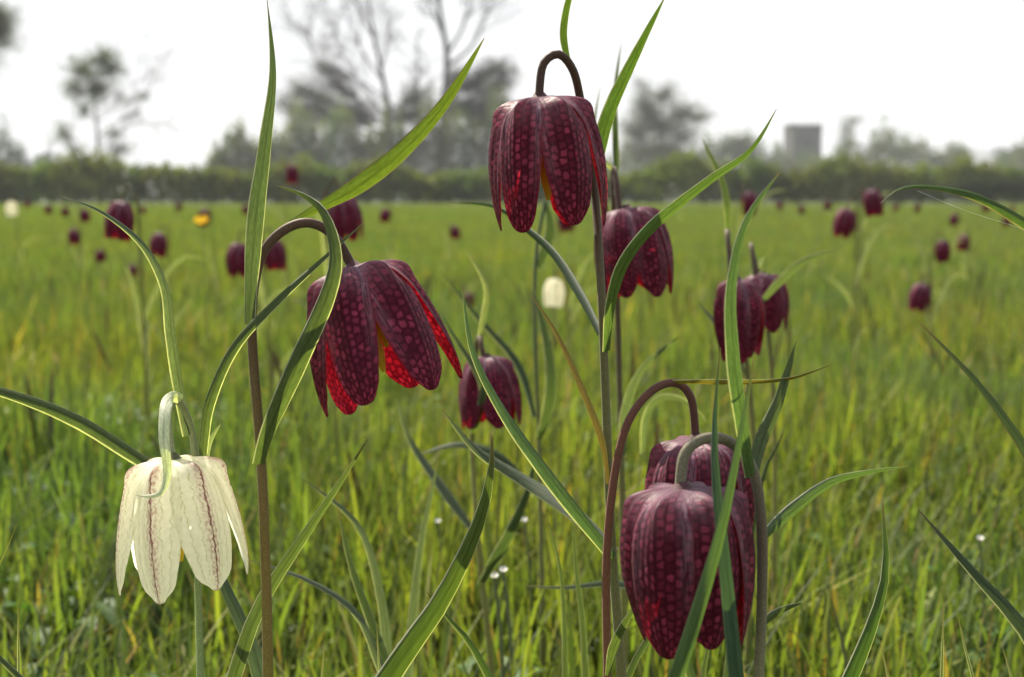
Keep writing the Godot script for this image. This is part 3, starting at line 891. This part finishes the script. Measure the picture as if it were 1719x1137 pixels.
func scatter(parent: Node3D, mesh: Mesh, near: float, far: float, count: int, size0: float, size1: float, spread: float, seed_: int) -> void:
	var r_ := RandomNumberGenerator.new()
	r_.seed = seed_
	var mm := MultiMesh.new()
	mm.transform_format = MultiMesh.TRANSFORM_3D
	mm.use_colors = true
	mm.mesh = mesh
	mm.instance_count = count
	var nz := FastNoiseLite.new()
	nz.seed = 77
	nz.frequency = 0.9
	for i in count:
		var d := sqrt(lerpf(near * near, far * far, r_.randf()))
		var x := r_.randf_range(-1.0, 1.0) * (d * spread + 0.12)
		var s := r_.randf_range(size0, size1)
		var p := nz.get_noise_2d(x * 1.4, d * 0.8)
		s *= 1.0 + 0.45 * nz.get_noise_2d(x * 2.3 + 60.0, d * 1.5)
		var b := Basis(Vector3.UP, r_.randf() * TAU).scaled(Vector3(1.0, s, 1.0))
		mm.set_instance_transform(i, Transform3D(b, Vector3(x, 0, -d)))
		var g := r_.randf_range(0.82, 1.15)
		mm.set_instance_color(i, Color(g * (1.0 + 0.35 * p), g * (1.0 + 0.12 * p), g * (1.0 - 0.2 * p)))
	var o := MultiMeshInstance3D.new()
	o.name = "blades"
	o.multimesh = mm
	o.material_override = M.grass
	o.set_meta("kind", "stuff")
	parent.add_child(o, true)


# low broad leaved weeds among the grass: rosettes of small rounded leaves on short stalks
func weed(n: int, radius: float, seed_: int) -> ArrayMesh:
	var r_ := RandomNumberGenerator.new()
	r_.seed = seed_
	var st := SurfaceTool.new()
	st.begin(Mesh.PRIMITIVE_TRIANGLES)
	for b in n:
		var a := r_.randf() * TAU
		var out := Vector3(cos(a), 0, sin(a))
		var side := Vector3(-sin(a), 0, cos(a))
		var root := out * radius * r_.randf() + Vector3(0, r_.randf_range(0.008, 0.045), 0)
		var l := r_.randf_range(0.012, 0.026)
		var w := l * r_.randf_range(0.22, 0.38)
		var tilt := r_.randf_range(-0.2, 0.9)
		var g := r_.randf_range(0.75, 1.25)
		st.set_color(Color(0.085 * g, 0.15 * g, 0.05 * g))
		var q := []
		for f in [0.0, 0.3, 0.65, 1.0]:
			var c: Vector3 = root + out * l * f + Vector3(0, l * (tilt * f - 0.35 * f * f), 0)
			var ww: float = w * [0.1, 0.9, 0.8, 0.05][q.size()]
			q.append([c - side * ww + Vector3(0, ww * 0.3, 0), c, c + side * ww + Vector3(0, ww * 0.3, 0)])
		for i in 3:
			for k in 2:
				for p in [q[i][k], q[i + 1][k], q[i][k + 1], q[i][k + 1], q[i + 1][k], q[i + 1][k + 1]]:
					st.add_vertex(p)
	st.generate_normals()
	return st.commit()


func grass() -> void:
	var g := Node3D.new()
	g.name = "meadow_grass"
	add_child(g)
	g.set_meta("kind", "stuff")
	tag(g, "green meadow grass filling the field", "grass")
	for k in 5:
		scatter(g, tuft(26, 0.05, 0.035, 0.085, 0.0042, 100 + k, 5), 0.22, 0.55, 70, 0.8, 1.1, 0.62, 200 + k)
	for k in 6:
		scatter(g, tuft(36, 0.06, 0.03, 0.118, 0.0044, 120 + k, 5), 0.55, 1.3, 190, 0.8, 1.15, 0.62, 220 + k)
	for k in 2:
		var st := tube(PackedVector3Array([Vector3.ZERO, Vector3(0.003, 0.05, 0), Vector3(0.006 + k * 0.01, 0.10, 0.004), Vector3(0.012 + k * 0.022, 0.145, 0.006)]), [0.0006, 0.0006, 0.0006, 0.0006, 0.0006, 0.0022, 0.0026, 0.0018, 0.0005], 6, 24, Vector3.ZERO, [Color(0.10, 0.13, 0.04), Color(0.12, 0.11, 0.05), Color(0.11, 0.07, 0.04)])
		scatter(g, st, 0.75, 3.5, 90, 0.7, 1.1, 0.6, 460 + k)
	for k in 3:
		scatter(g, weed(26, 0.05, 400 + k), 0.3, 1.6, 150, 0.8, 1.5, 0.62, 420 + k)
	for k in 5:
		scatter(g, tuft(48, 0.08, 0.035, 0.11, 0.0042, 140 + k, 4), 1.3, 4.0, 700, 0.75, 1.2, 0.6, 240 + k)
	for k in 4:
		scatter(g, tuft(70, 0.16, 0.04, 0.11, 0.005, 160 + k, 3), 4.0, 14.0, 2200, 0.7, 1.15, 0.6, 260 + k)
	for k in 3:
		scatter(g, tuft(80, 0.5, 0.06, 0.14, 0.012, 180 + k, 3), 14.0, 45.0, 3500, 0.7, 1.1, 0.6, 280 + k)
	for k in 2:
		scatter(g, tuft(90, 1.2, 0.08, 0.15, 0.03, 190 + k, 2), 45.0, 102.0, 4200, 0.7, 1.1, 0.6, 290 + k)


# ------------------------------------------------------------------ trees, hedge, tower
func add_tube(v: PackedVector3Array, n: PackedVector3Array, idx: PackedInt32Array, col: PackedColorArray, pts: PackedVector3Array, r0: float, r1: float, sides: int, c: Color) -> void:
	var m := pts.size()
	var start := v.size()
	var t0 := (pts[1] - pts[0]).normalized()
	var s := t0.cross(Vector3.RIGHT if absf(t0.x) < 0.8 else Vector3.UP).normalized()
	for i in m:
		var t := (pts[mini(i + 1, m - 1)] - pts[maxi(i - 1, 0)]).normalized()
		s = (s - t * s.dot(t)).normalized()
		var b := t.cross(s)
		var r := lerpf(r0, r1, float(i) / (m - 1))
		for k in sides:
			var a := TAU * k / sides
			var dir := s * cos(a) + b * sin(a)
			v.append(pts[i] + dir * r)
			n.append(dir)
			col.append(c)
	for i in m - 1:
		for k in sides:
			var a := start + i * sides + k
			var b2 := start + i * sides + (k + 1) % sides
			var tri := [a, b2, a + sides, b2, b2 + sides, a + sides]
			for q in [0, 3]:
				var fn := (v[tri[q + 2]] - v[tri[q]]).cross(v[tri[q + 1]] - v[tri[q]])
				if fn.dot(n[tri[q]]) < 0.0:
					var sw: int = tri[q + 1]
					tri[q + 1] = tri[q + 2]
					tri[q + 2] = sw
			idx.append_array(PackedInt32Array(tri))


func add_leaf(v: PackedVector3Array, n: PackedVector3Array, idx: PackedInt32Array, col: PackedColorArray, at: Vector3, size: float, r_: RandomNumberGenerator, c: Color) -> void:
	var a := Vector3(r_.randfn(), r_.randfn(), r_.randfn()).normalized()
	var b := a.cross(Vector3(r_.randfn(), r_.randfn(), r_.randfn())).normalized()
	var nn := a.cross(b)
	var k := v.size()
	v.append(at - a * size)
	v.append(at + b * size * 0.55)
	v.append(at + a * size)
	v.append(at - b * size * 0.55)
	for i in 4:
		n.append(nn)
		col.append(c)
	var fn := (v[k + 2] - v[k]).cross(v[k + 1] - v[k])
	if fn.dot(nn) < 0.0:
		idx.append_array(PackedInt32Array([k, k + 2, k + 1, k, k + 3, k + 2]))
	else:
		idx.append_array(PackedInt32Array([k, k + 1, k + 2, k, k + 2, k + 3]))


# boughs that fork again and again into twigs; leaves gather on the last ones
func bough(w: Array, from: Vector3, dir: Vector3, length: float, r: float, level: int, o: Dictionary, r_: RandomNumberGenerator) -> void:
	var bend := Vector3(r_.randfn(), r_.randfn() * 0.6 + o.get("rise", 0.25), r_.randfn()) * 0.22
	var mid := from + dir * length * 0.5
	var d2 := (dir + bend).normalized()
	var end := mid + d2 * length * 0.5
	add_tube(w[0], w[1], w[2], w[3], PackedVector3Array([from, mid, end]), r, maxf(r * 0.55, o.fine), 3 if level < 2 else 5, o.bark)
	if level == 0:
		dress(w, mid, end, o, r_)
		return
	for k in o.get("fork", 3):
		var spin := Vector3(r_.randfn(), r_.randfn(), r_.randfn()).cross(d2).normalized()
		var nd := (d2 + spin * r_.randf_range(0.35, 0.95)).normalized()
		bough(w, mid.lerp(end, r_.randf_range(0.0, 1.0) if k else 1.0), nd, length * r_.randf_range(0.55, 0.8), maxf(r * 0.55, o.fine), level - 1, o, r_)


func dress(w: Array, a: Vector3, b: Vector3, o: Dictionary, r_: RandomNumberGenerator) -> void:
	var many: float = o.many
	var n := int(many) + (1 if r_.randf() < many - int(many) else 0)
	var green: Color = o.green
	for m in n:
		var q: Vector3 = a.lerp(b, r_.randf_range(-0.2, 1.3)) + Vector3(r_.randfn(), r_.randfn(), r_.randfn()) * float(o.loose)
		var g := r_.randf_range(0.7, 1.25)
		add_leaf(w[4], w[5], w[6], w[7], q, o.size * r_.randf_range(0.6, 1.3), r_, Color(green.r * g, green.g * g, green.b * g))


# a tree from its trunk and main limbs (places in the photograph at distance d) and the leafy clumps of its crown [x, y, half width, half height, share of leaves]
func tree(called: String, label: String, d: float, trunk: Array, girth: float, clumps: Array, given := {}) -> void:
	var r_ := RandomNumberGenerator.new()
	r_.seed = int(given.get("seed", trunk[0][0] * 3))
	var k := d / F
	var o := {"bark": given.get("bark", Color(0.075, 0.065, 0.055)), "green": given.get("green", Color(0.085, 0.105, 0.045)), "size": given.get("leaf", 1.9) * k, "fine": 0.30 * k, "loose": 4.5 * k, "many": 0.0}
	o.merge(given)
	o.size = given.get("leaf", 1.9) * k
	var leaves: float = given.get("leaves", 7.0)
	var base := P(trunk[0][0], trunk[0][1], d)
	base.y = 0.0
	var t := thing(called, label, given.get("category", "tree"), base)
	var w := [PackedVector3Array(), PackedVector3Array(), PackedInt32Array(), PackedColorArray(), PackedVector3Array(), PackedVector3Array(), PackedInt32Array(), PackedColorArray()]
	var tp := PackedVector3Array([Vector3.ZERO])
	for q in trunk:
		var p := P(q[0], q[1], d) - base
		if p.y > 0.3:
			tp.append(p)
	tp = smooth_path(tp, 18)
	add_tube(w[0], w[1], w[2], w[3], tp, girth, girth * 0.25, 8, o.bark)
	# bare limbs with their fans of twigs
	var limbs: Array = given.get("limbs", [])
	for l in limbs:
		var lp := PackedVector3Array()
		for i in l.size():
			lp.append(P(l[i][0], l[i][1], d + (0.0 if i == 0 else r_.randf_range(-15, 15) * k * i)) - base)
		var long_ := lp[0].distance_to(lp[lp.size() - 1])
		lp = smooth_path(lp, 10)
		add_tube(w[0], w[1], w[2], w[3], lp, girth * 0.34, girth * 0.08, 5, o.bark)
		o.many = given.get("twig_leaves", 0.5)
		for i in given.get("boughs", 14):
			var f := r_.randf_range(0.25, 1.0)
			var j := mini(int(f * 9.0), 8)
			var tang := (lp[j + 1] - lp[j]).normalized()
			var off := Vector3(r_.randfn(), r_.randfn(), r_.randfn()).cross(tang).normalized()
			bough(w, lp[j].lerp(lp[j + 1], f * 9.0 - j), (tang + off * r_.randf_range(0.4, 1.0)).normalized(), long_ * r_.randf_range(0.16, 0.30), girth * 0.13, 2, o, r_)
	# leafy clumps, each carried by a limb of its own
	for c in clumps:
		var mid := P(c[0], c[1], d) - base + Vector3(0, 0, r_.randf_range(-0.5, 0.5) * c[2] * k)
		var rx: float = c[2] * k * 1.25
		var ry: float = c[3] * k * 1.25
		var from := tp[1]
		for q in tp:
			if q.y < mid.y - 0.45 * absf(mid.x - q.x) or q.y < 1.0:
				from = q
		var gone := from.distance_to(mid)
		var limb := smooth_path(PackedVector3Array([from, from.lerp(mid, 0.45) + Vector3(0, 0.05 * gone, 0) + Vector3(r_.randfn(), r_.randfn(), r_.randfn()) * gone * 0.06, mid]), 8)
		add_tube(w[0], w[1], w[2], w[3], limb, girth * 0.30, girth * 0.08, 5, o.bark)
		o.many = leaves * (c[4] if c.size() > 4 else 1.0)
		for b in int(given.get("sprays", 0.24) * c[2] * c[3]):
			var u := Vector3(r_.randfn(), r_.randfn(), r_.randfn()).limit_length(2.2) * 0.56
			var end := mid + Vector3(u.x * rx, u.y * ry, u.z * rx * 0.8)
			var start := limb[r_.randi_range(4, 7)]
			var tw := PackedVector3Array([start, start.lerp(end, 0.5) + Vector3(r_.randfn(), r_.randfn() + 0.5, r_.randfn()) * 0.10 * start.distance_to(end), end])
			add_tube(w[0], w[1], w[2], w[3], tw, girth * 0.06 + o.fine * 0.5, o.fine * 0.6, 3, o.bark)
			dress(w, tw[1], end, o, r_)
	part(t, "trunk", commit(w[0], w[1], w[2], PackedVector2Array(), w[3]), M.bark)
	if w[4].size():
		part(t, "crown", commit(w[4], w[5], w[6], PackedVector2Array(), w[7]), M.foliage)


# a band of shrubs that has grown into one hedge: leaves over a row of stems, its top following "tops" [x, y]
func hedge(called: String, label: String, d: float, tops: Array, deep: float, count: int, size: float, green: Color, o := {}) -> void:
	var r_ := RandomNumberGenerator.new()
	r_.seed = int(d * 10)
	var v := PackedVector3Array()
	var n := PackedVector3Array()
	var idx := PackedInt32Array()
	var col := PackedColorArray()
	var w := PackedVector3Array()
	var wn := PackedVector3Array()
	var widx := PackedInt32Array()
	var wcol := PackedColorArray()
	var a := P(tops[0][0], 338, d)
	var b := P(tops[tops.size() - 1][0], 338, d)
	var base := Vector3((a.x + b.x) * 0.5, 0, a.z)
	var t := thing(called, label, "hedge", base)
	t.set_meta("kind", "stuff")
	var nz := FastNoiseLite.new()
	nz.seed = int(d)
	nz.frequency = 0.25
	for i in count:
		var f := r_.randf()
		var xp := lerpf(tops[0][0], tops[tops.size() - 1][0], f)
		var j := 0
		while j < tops.size() - 2 and tops[j + 1][0] < xp:
			j += 1
		var yp := lerpf(tops[j][1], tops[j + 1][1], smoothstep(0, 1, (xp - tops[j][0]) / (tops[j + 1][0] - tops[j][0])))
		var p := P(xp, yp, d)
		var bush := 0.92 + 0.42 * nz.get_noise_2d(p.x * 0.55, 0.0) + 0.20 * nz.get_noise_2d(p.x * 4.0, 70.0) + 0.10 * nz.get_noise_2d(p.x * 11.0, 170.0)
		var top := p.y * bush
		var s := pow(r_.randf(), 0.75)
		var y := s * top * (1.0 + 0.10 * r_.randfn() * s)
		var z := deep * 0.5 * r_.randf_range(-1, 1) * sqrt(maxf(1.0 - s * s * 0.8, 0.05)) * (0.8 + 0.4 * nz.get_noise_2d(p.x * 2.0, y * 2.0))
		if nz.get_noise_3d(p.x * 2.6, y * 2.6, z * 2.6) < -0.28 or y < o.get("foot", 0.25) * (1.0 + 0.8 * nz.get_noise_2d(p.x * 5.0, 50.0)):
			continue
		var g := 1.0 + 0.35 * nz.get_noise_2d(p.x * 0.8, 30.0) + 0.15 * r_.randfn()
		var warm := 0.35 * nz.get_noise_2d(p.x * 1.1, 90.0)
		add_leaf(v, n, idx, col, Vector3(p.x, y, p.z + z) - base, size * r_.randf_range(0.6, 1.4), r_, Color(green.r * g * (1.0 + warm), green.g * g, green.b * g))
	var m := int(absf(b.x - a.x) / 0.55)
	for i in m:
		var x := lerpf(a.x, b.x, (i + r_.randf()) / m)
		var q := Vector3(x, 0, a.z + r_.randf_range(-0.3, 0.3) * deep) - base
		add_tube(w, wn, widx, wcol, PackedVector3Array([q, q + Vector3(r_.randfn() * 0.2, 0.9, r_.randfn() * 0.2), q + Vector3(r_.randfn() * 0.5, 1.9, r_.randfn() * 0.4)]), 0.07, 0.02, 4, Color(0.05, 0.042, 0.035))
	var lf := part(t, "foliage", commit(v, n, idx, PackedVector2Array(), col), M.foliage)
	lf.set_meta("kind", "stuff")
	var sm := part(t, "woody_stems", commit(w, wn, widx, PackedVector2Array(), wcol), M.bark)
	sm.set_meta("kind", "stuff")


func box(size: Vector3) -> BoxMesh:
	var b := BoxMesh.new()
	b.size = size
	return b


func church_tower() -> void:
	var d := 330.0
	var k := d / F
	var c := P(1345, 338, d)
	var w := 49.0 * k
	var h := P(1345, 222, d).y
	var t := thing("church_tower", "square grey stone church tower with battlements on the horizon at right", "tower", Vector3(c.x, 0, c.z))
	t.rotation.y = 0.12
	part(t, "tower_wall", box(Vector3(w * 0.985, h, w * 0.985)), M.stone, Transform3D(Basis(), Vector3(0, h * 0.5, 0)))
	for y in [0.42, 0.70, 0.985]:
		part(t, "string_course", box(Vector3(w * 1.0, 0.28, w * 1.0)), M.stone, Transform3D(Basis(), Vector3(0, h * y, 0)))
	part(t, "parapet", box(Vector3(w * 1.0, 0.8, w * 1.0)), M.stone, Transform3D(Basis(), Vector3(0, h + 0.4, 0)))
	for i in 5:
		for s in [-1, 1]:
			var q := (i - 2) * w * 0.22
			part(t, "merlon", box(Vector3(w * 0.12, 1.1, 0.4)), M.stone, Transform3D(Basis(), Vector3(q, h + 1.35, s * (w * 0.5 - 0.21))))
			if i > 0 and i < 4:
				part(t, "merlon", box(Vector3(0.4, 1.1, w * 0.12)), M.stone, Transform3D(Basis(), Vector3(s * (w * 0.5 - 0.21), h + 1.35, q)))
	for sx in [-1, 1]:
		for q in [[0.0, 0.62, 1.15], [0.0, 0.36, 1.35]]:
			part(t, "buttress", box(Vector3(0.75, h * q[1], q[2])), M.stone, Transform3D(Basis(), Vector3(sx * (w * 0.47 - 0.2), h * q[1] * 0.5, w * 0.47 + q[2] * 0.5 - 0.3)))
			part(t, "buttress", box(Vector3(q[2], h * (q[1] - 0.01), 0.75)), M.stone, Transform3D(Basis(), Vector3(sx * (w * 0.47 + q[2] * 0.5 - 0.3), h * (q[1] - 0.01) * 0.5, w * 0.47 - 0.9)))
	for sx in [-1, 1]:
		var win := part(t, "belfry_window", box(Vector3(0.7, 2.2, 0.12)), M.dark, Transform3D(Basis(), Vector3(sx * 0.62, h * 0.84, w * 0.4925 + 0.03)))
		for i in 6:
			part(win, "louvre", box(Vector3(0.7, 0.06, 0.16)), M.stone, Transform3D(Basis(Vector3.RIGHT, 0.5), Vector3(0, -0.9 + i * 0.36, 0.07)))
	# the nave roof, mostly behind the trees
	var nave := PrismMesh.new()
	nave.size = Vector3(8.0, 3.6, 15.0)
	part(t, "nave_wall", box(Vector3(7.6, 5.0, 15.0)), M.stone, Transform3D(Basis(Vector3.UP, PI / 2), Vector3(w * 0.5 + 7.4, 2.5, 0)))
	part(t, "nave_roof", nave, M.stone, Transform3D(Basis(Vector3.UP, PI / 2), Vector3(w * 0.5 + 7.4, 6.8, 0)))


func background() -> void:
	hedge("hedge", "long scrubby green hedge across the far side of the meadow", 88.0, [[-700, 285], [-300, 280], [0, 272], [90, 276], [170, 268], [250, 282], [330, 278], [420, 268], [520, 272], [610, 278], [720, 296], [830, 288], [940, 276], [1060, 282], [1180, 272], [1290, 276], [1400, 268], [1480, 274], [1580, 264], [1660, 272], [1760, 270], [2100, 280], [2500, 285]], 4.5, 100000, 0.17, Color(0.135, 0.145, 0.055))
	hedge("thicket", "taller grey green thicket behind the hedge, left of centre", 172.0, [[350, 270], [395, 232], [440, 208], [480, 182], [540, 176], [600, 192], [660, 196], [720, 186], [790, 178], [850, 186], [900, 206], [960, 240], [1010, 262]], 9.0, 56000, 0.25, Color(0.15, 0.16, 0.12), {"foot": 0.4})
	hedge("far_woodland", "hazy woodland line beyond the hedge at right", 282.0, [[1000, 268], [1080, 246], [1150, 256], [1200, 240], [1245, 230], [1290, 252], [1330, 262], [1380, 262], [1440, 238], [1500, 230], [1560, 244], [1610, 246], [1650, 262], [1700, 246], [1760, 250], [2000, 240]], 12.0, 44000, 0.40, Color(0.11, 0.125, 0.07), {"foot": 0.5})
	hedge("far_copse", "dark hazy copse on the skyline at the left edge", 255.0, [[-600, 180], [-300, 190], [-120, 195], [-20, 212], [20, 234], [60, 260], [110, 268], [200, 274]], 12.0, 34000, 0.40, Color(0.045, 0.06, 0.035), {"foot": 0.5})
	tree("tree", "slender young tree with an open leafy crown, at left", 125.0, [[168, 345], [166, 280], [162, 215], [160, 160], [158, 110]], 0.24, [[172, 98, 26, 20], [140, 118, 28, 20], [122, 148, 20, 14], [188, 112, 20, 22], [160, 150, 34, 26, 0.9], [138, 186, 14, 18, 0.7], [206, 162, 10, 10, 0.5], [246, 160, 13, 9, 0.8], [232, 190, 9, 16, 0.35], [262, 122, 6, 5, 0.6], [102, 224, 10, 14], [118, 246, 10, 12, 0.8], [194, 222, 18, 14, 0.3], [205, 250, 26, 16, 0.3]], {"limbs": [[[166, 270], [196, 228], [228, 188], [262, 124]], [[165, 285], [140, 262], [104, 226]]], "boughs": 8, "twig_leaves": 1.0, "leaves": 6.0, "leaf": 2.0, "green": Color(0.12, 0.14, 0.08)})
	tree("tree", "leafy tree cut by the left edge of the view, high up", 110.0, [[-70, 345], [-65, 220], [-55, 120], [-50, 60]], 0.4, [[0, 52, 34, 34], [-40, 20, 50, 40], [-90, 60, 60, 50], [-60, 110, 50, 30], [8, 30, 26, 20]], {"leaves": 5.0, "leaf": 2.0, "green": Color(0.12, 0.14, 0.08)})
	var grey_twigs := Color(0.10, 0.085, 0.095)
	tree("bare_tree", "bare spreading tree with a fork of pale twigs, left of centre", 185.0, [[655, 340], [657, 280], [656, 225], [652, 180], [640, 120], [626, 50], [616, -20]], 0.62, [[540, 112, 24, 22, 0.6], [505, 152, 36, 24, 0.6], [560, 140, 30, 28, 0.45], [472, 174, 24, 18, 0.6], [700, 165, 28, 28, 0.5], [690, 195, 44, 28, 0.6], [590, 185, 50, 30, 0.5], [530, 185, 40, 26, 0.6]], {"limbs": [[[656, 215], [620, 160], [585, 110], [548, 40]], [[645, 140], [610, 90], [588, 40], [575, -10]], [[640, 120], [650, 70], [652, 20]], [[655, 200], [690, 165], [704, 120], [700, 60]], [[630, 70], [606, 20], [590, -40]], [[655, 225], [600, 170], [540, 120], [515, 45]]], "boughs": 13, "twig_leaves": 0.6, "bark": grey_twigs, "leaves": 3.5, "green": Color(0.13, 0.14, 0.10)})
	tree("bare_tree", "tall bare tree with a straight dark trunk, centre", 178.0, [[738, 345], [740, 250], [748, 160], [750, 90], [740, 30], [728, -40]], 0.80, [[838, 116, 34, 22, 0.55], [806, 138, 36, 26, 0.55], [852, 142, 22, 20, 0.4], [790, 180, 56, 32, 0.6], [862, 118, 16, 12, 0.4], [830, 190, 46, 34, 0.6], [770, 130, 24, 26, 0.35]], {"limbs": [[[750, 90], [775, 50], [790, 0], [800, -60]], [[748, 70], [728, 20], [706, -30]], [[745, 50], [738, 0], [742, -60]], [[752, 110], [790, 80], [815, 30], [832, -20]]], "boughs": 9, "twig_leaves": 0.3, "bark": Color(0.06, 0.058, 0.062), "leaves": 3.0, "green": Color(0.13, 0.14, 0.10)})
	tree("tree", "hazy leafy tree right of the tallest flower", 230.0, [[1115, 345], [1112, 280], [1112, 220], [1112, 170]], 0.45, [[1116, 160, 26, 22], [1074, 175, 18, 34, 0.8], [1090, 195, 30, 30], [1150, 188, 34, 22], [1184, 196, 16, 14], [1110, 215, 52, 26], [1062, 225, 24, 30], [1150, 228, 26, 16, 0.7], [1100, 255, 56, 24], [1068, 140, 8, 16, 0.5], [1130, 270, 50, 18]], {"leaves": 4.0, "leaf": 2.0, "green": Color(0.12, 0.14, 0.08)})
	tree("tree", "small rounded hazy tree left of the church tower", 280.0, [[1243, 345], [1242, 290], [1242, 250]], 0.3, [[1243, 238, 26, 18], [1225, 252, 22, 16], [1262, 252, 22, 16]], {"leaves": 5.0})
	tree("tree", "small top-heavy hazy tree right of the church tower", 285.0, [[1420, 345], [1418, 290], [1418, 240], [1424, 205]], 0.3, [[1434, 202, 18, 9, 0.8], [1420, 220, 14, 18, 0.8], [1416, 248, 12, 18, 0.8]], {"leaves": 5.0})
	tree("tree", "far hazy tree with a pointed top, second right of the tower", 290.0, [[1500, 345], [1500, 290], [1498, 240]], 0.3, [[1498, 230, 12, 14, 0.7], [1478, 250, 28, 14], [1520, 254, 26, 14]], {"leaves": 5.0})
	tree("tree", "low rounded far tree near the right edge", 290.0, [[1605, 345], [1605, 300], [1605, 262]], 0.3, [[1605, 256, 22, 12], [1590, 264, 20, 10], [1622, 266, 18, 9]], {"leaves": 6.0})
	tree("tree", "dark broad far tree at the right edge of the skyline", 300.0, [[1700, 345], [1700, 300], [1700, 270]], 0.4, [[1690, 262, 36, 10], [1730, 262, 40, 12], [1780, 258, 40, 14]], {"leaves": 12.0, "green": Color(0.035, 0.045, 0.03)})
	tree("dark_bush", "dark thick bush in front of the hedge near the right edge", 82.0, [[1660, 346], [1660, 320], [1660, 296]], 0.2, [[1620, 314, 30, 16], [1660, 310, 40, 18], [1705, 312, 36, 18], [1745, 312, 36, 18]], {"leaves": 12.0, "green": Color(0.035, 0.05, 0.022), "category": "bush"})


# ------------------------------------------------------------------ scene
func _ready() -> void:
	var cam := Camera3D.new()
	cam.name = "camera"
	var lens := CameraAttributesPhysical.new()
	lens.frustum_focal_length = 65.3
	lens.frustum_focus_distance = 0.362
	lens.exposure_aperture = 65.3 / 2.7
	lens.frustum_near = 0.02
	lens.frustum_far = 3000.0
	cam.attributes = lens
	cam.transform = Transform3D(cam_basis, eye)
	cam.near = 0.02
	cam.far = 3000.0
	cam.fov = 30.0
	cam.current = true
	add_child(cam)

	var sky_mat := ProceduralSkyMaterial.new()
	sky_mat.sky_top_color = Color(0.83, 0.88, 0.95)
	sky_mat.sky_horizon_color = Color(1.0, 1.0, 1.0)
	sky_mat.sky_curve = 0.7
	sky_mat.sky_energy_multiplier = 0.68
	sky_mat.ground_horizon_color = Color(0.55, 0.6, 0.5)
	sky_mat.ground_bottom_color = Color(0.2, 0.25, 0.12)
	sky_mat.sun_angle_max = 20.0
	var sky := Sky.new()
	sky.sky_material = sky_mat
	var env := Environment.new()
	env.background_mode = Environment.BG_SKY
	env.sky = sky
	env.tonemap_mode = Environment.TONE_MAPPER_LINEAR
	env.tonemap_exposure = 2.6
	env.sdfgi_enabled = true
	env.ssao_enabled = true
	env.ssil_enabled = true
	env.fog_enabled = true
	env.fog_mode = Environment.FOG_MODE_EXPONENTIAL
	env.fog_density = 0.00045
	env.fog_light_color = Color(0.93, 0.95, 0.98)
	var we := WorldEnvironment.new()
	we.name = "world_environment"
	we.environment = env
	add_child(we)

	var sun := DirectionalLight3D.new()
	sun.name = "sun"
	sun.light_energy = 1.6
	sun.light_color = Color(1.0, 0.96, 0.88)
	sun.light_angular_distance = 0.6
	sun.shadow_enabled = true
	add_child(sun)
	sun.look_at_from_position(Vector3(-0.40, 0.80, -0.62), Vector3.ZERO)

	make_materials()

	var gm := PlaneMesh.new()
	gm.size = Vector2(900, 900)
	var ground := part(self, "ground", gm, M.ground, Transform3D(Basis(), Vector3(0, 0, -250)))
	ground.set_meta("kind", "structure")

	background()
	church_tower()
	grass()

	white_plant()
	tilted_plant()
	tall_plant()
	hidden_twin_plant()
	near_plant()
	middle_plants()
	loose_leaves()
	field_flowers()
	small_flowers()
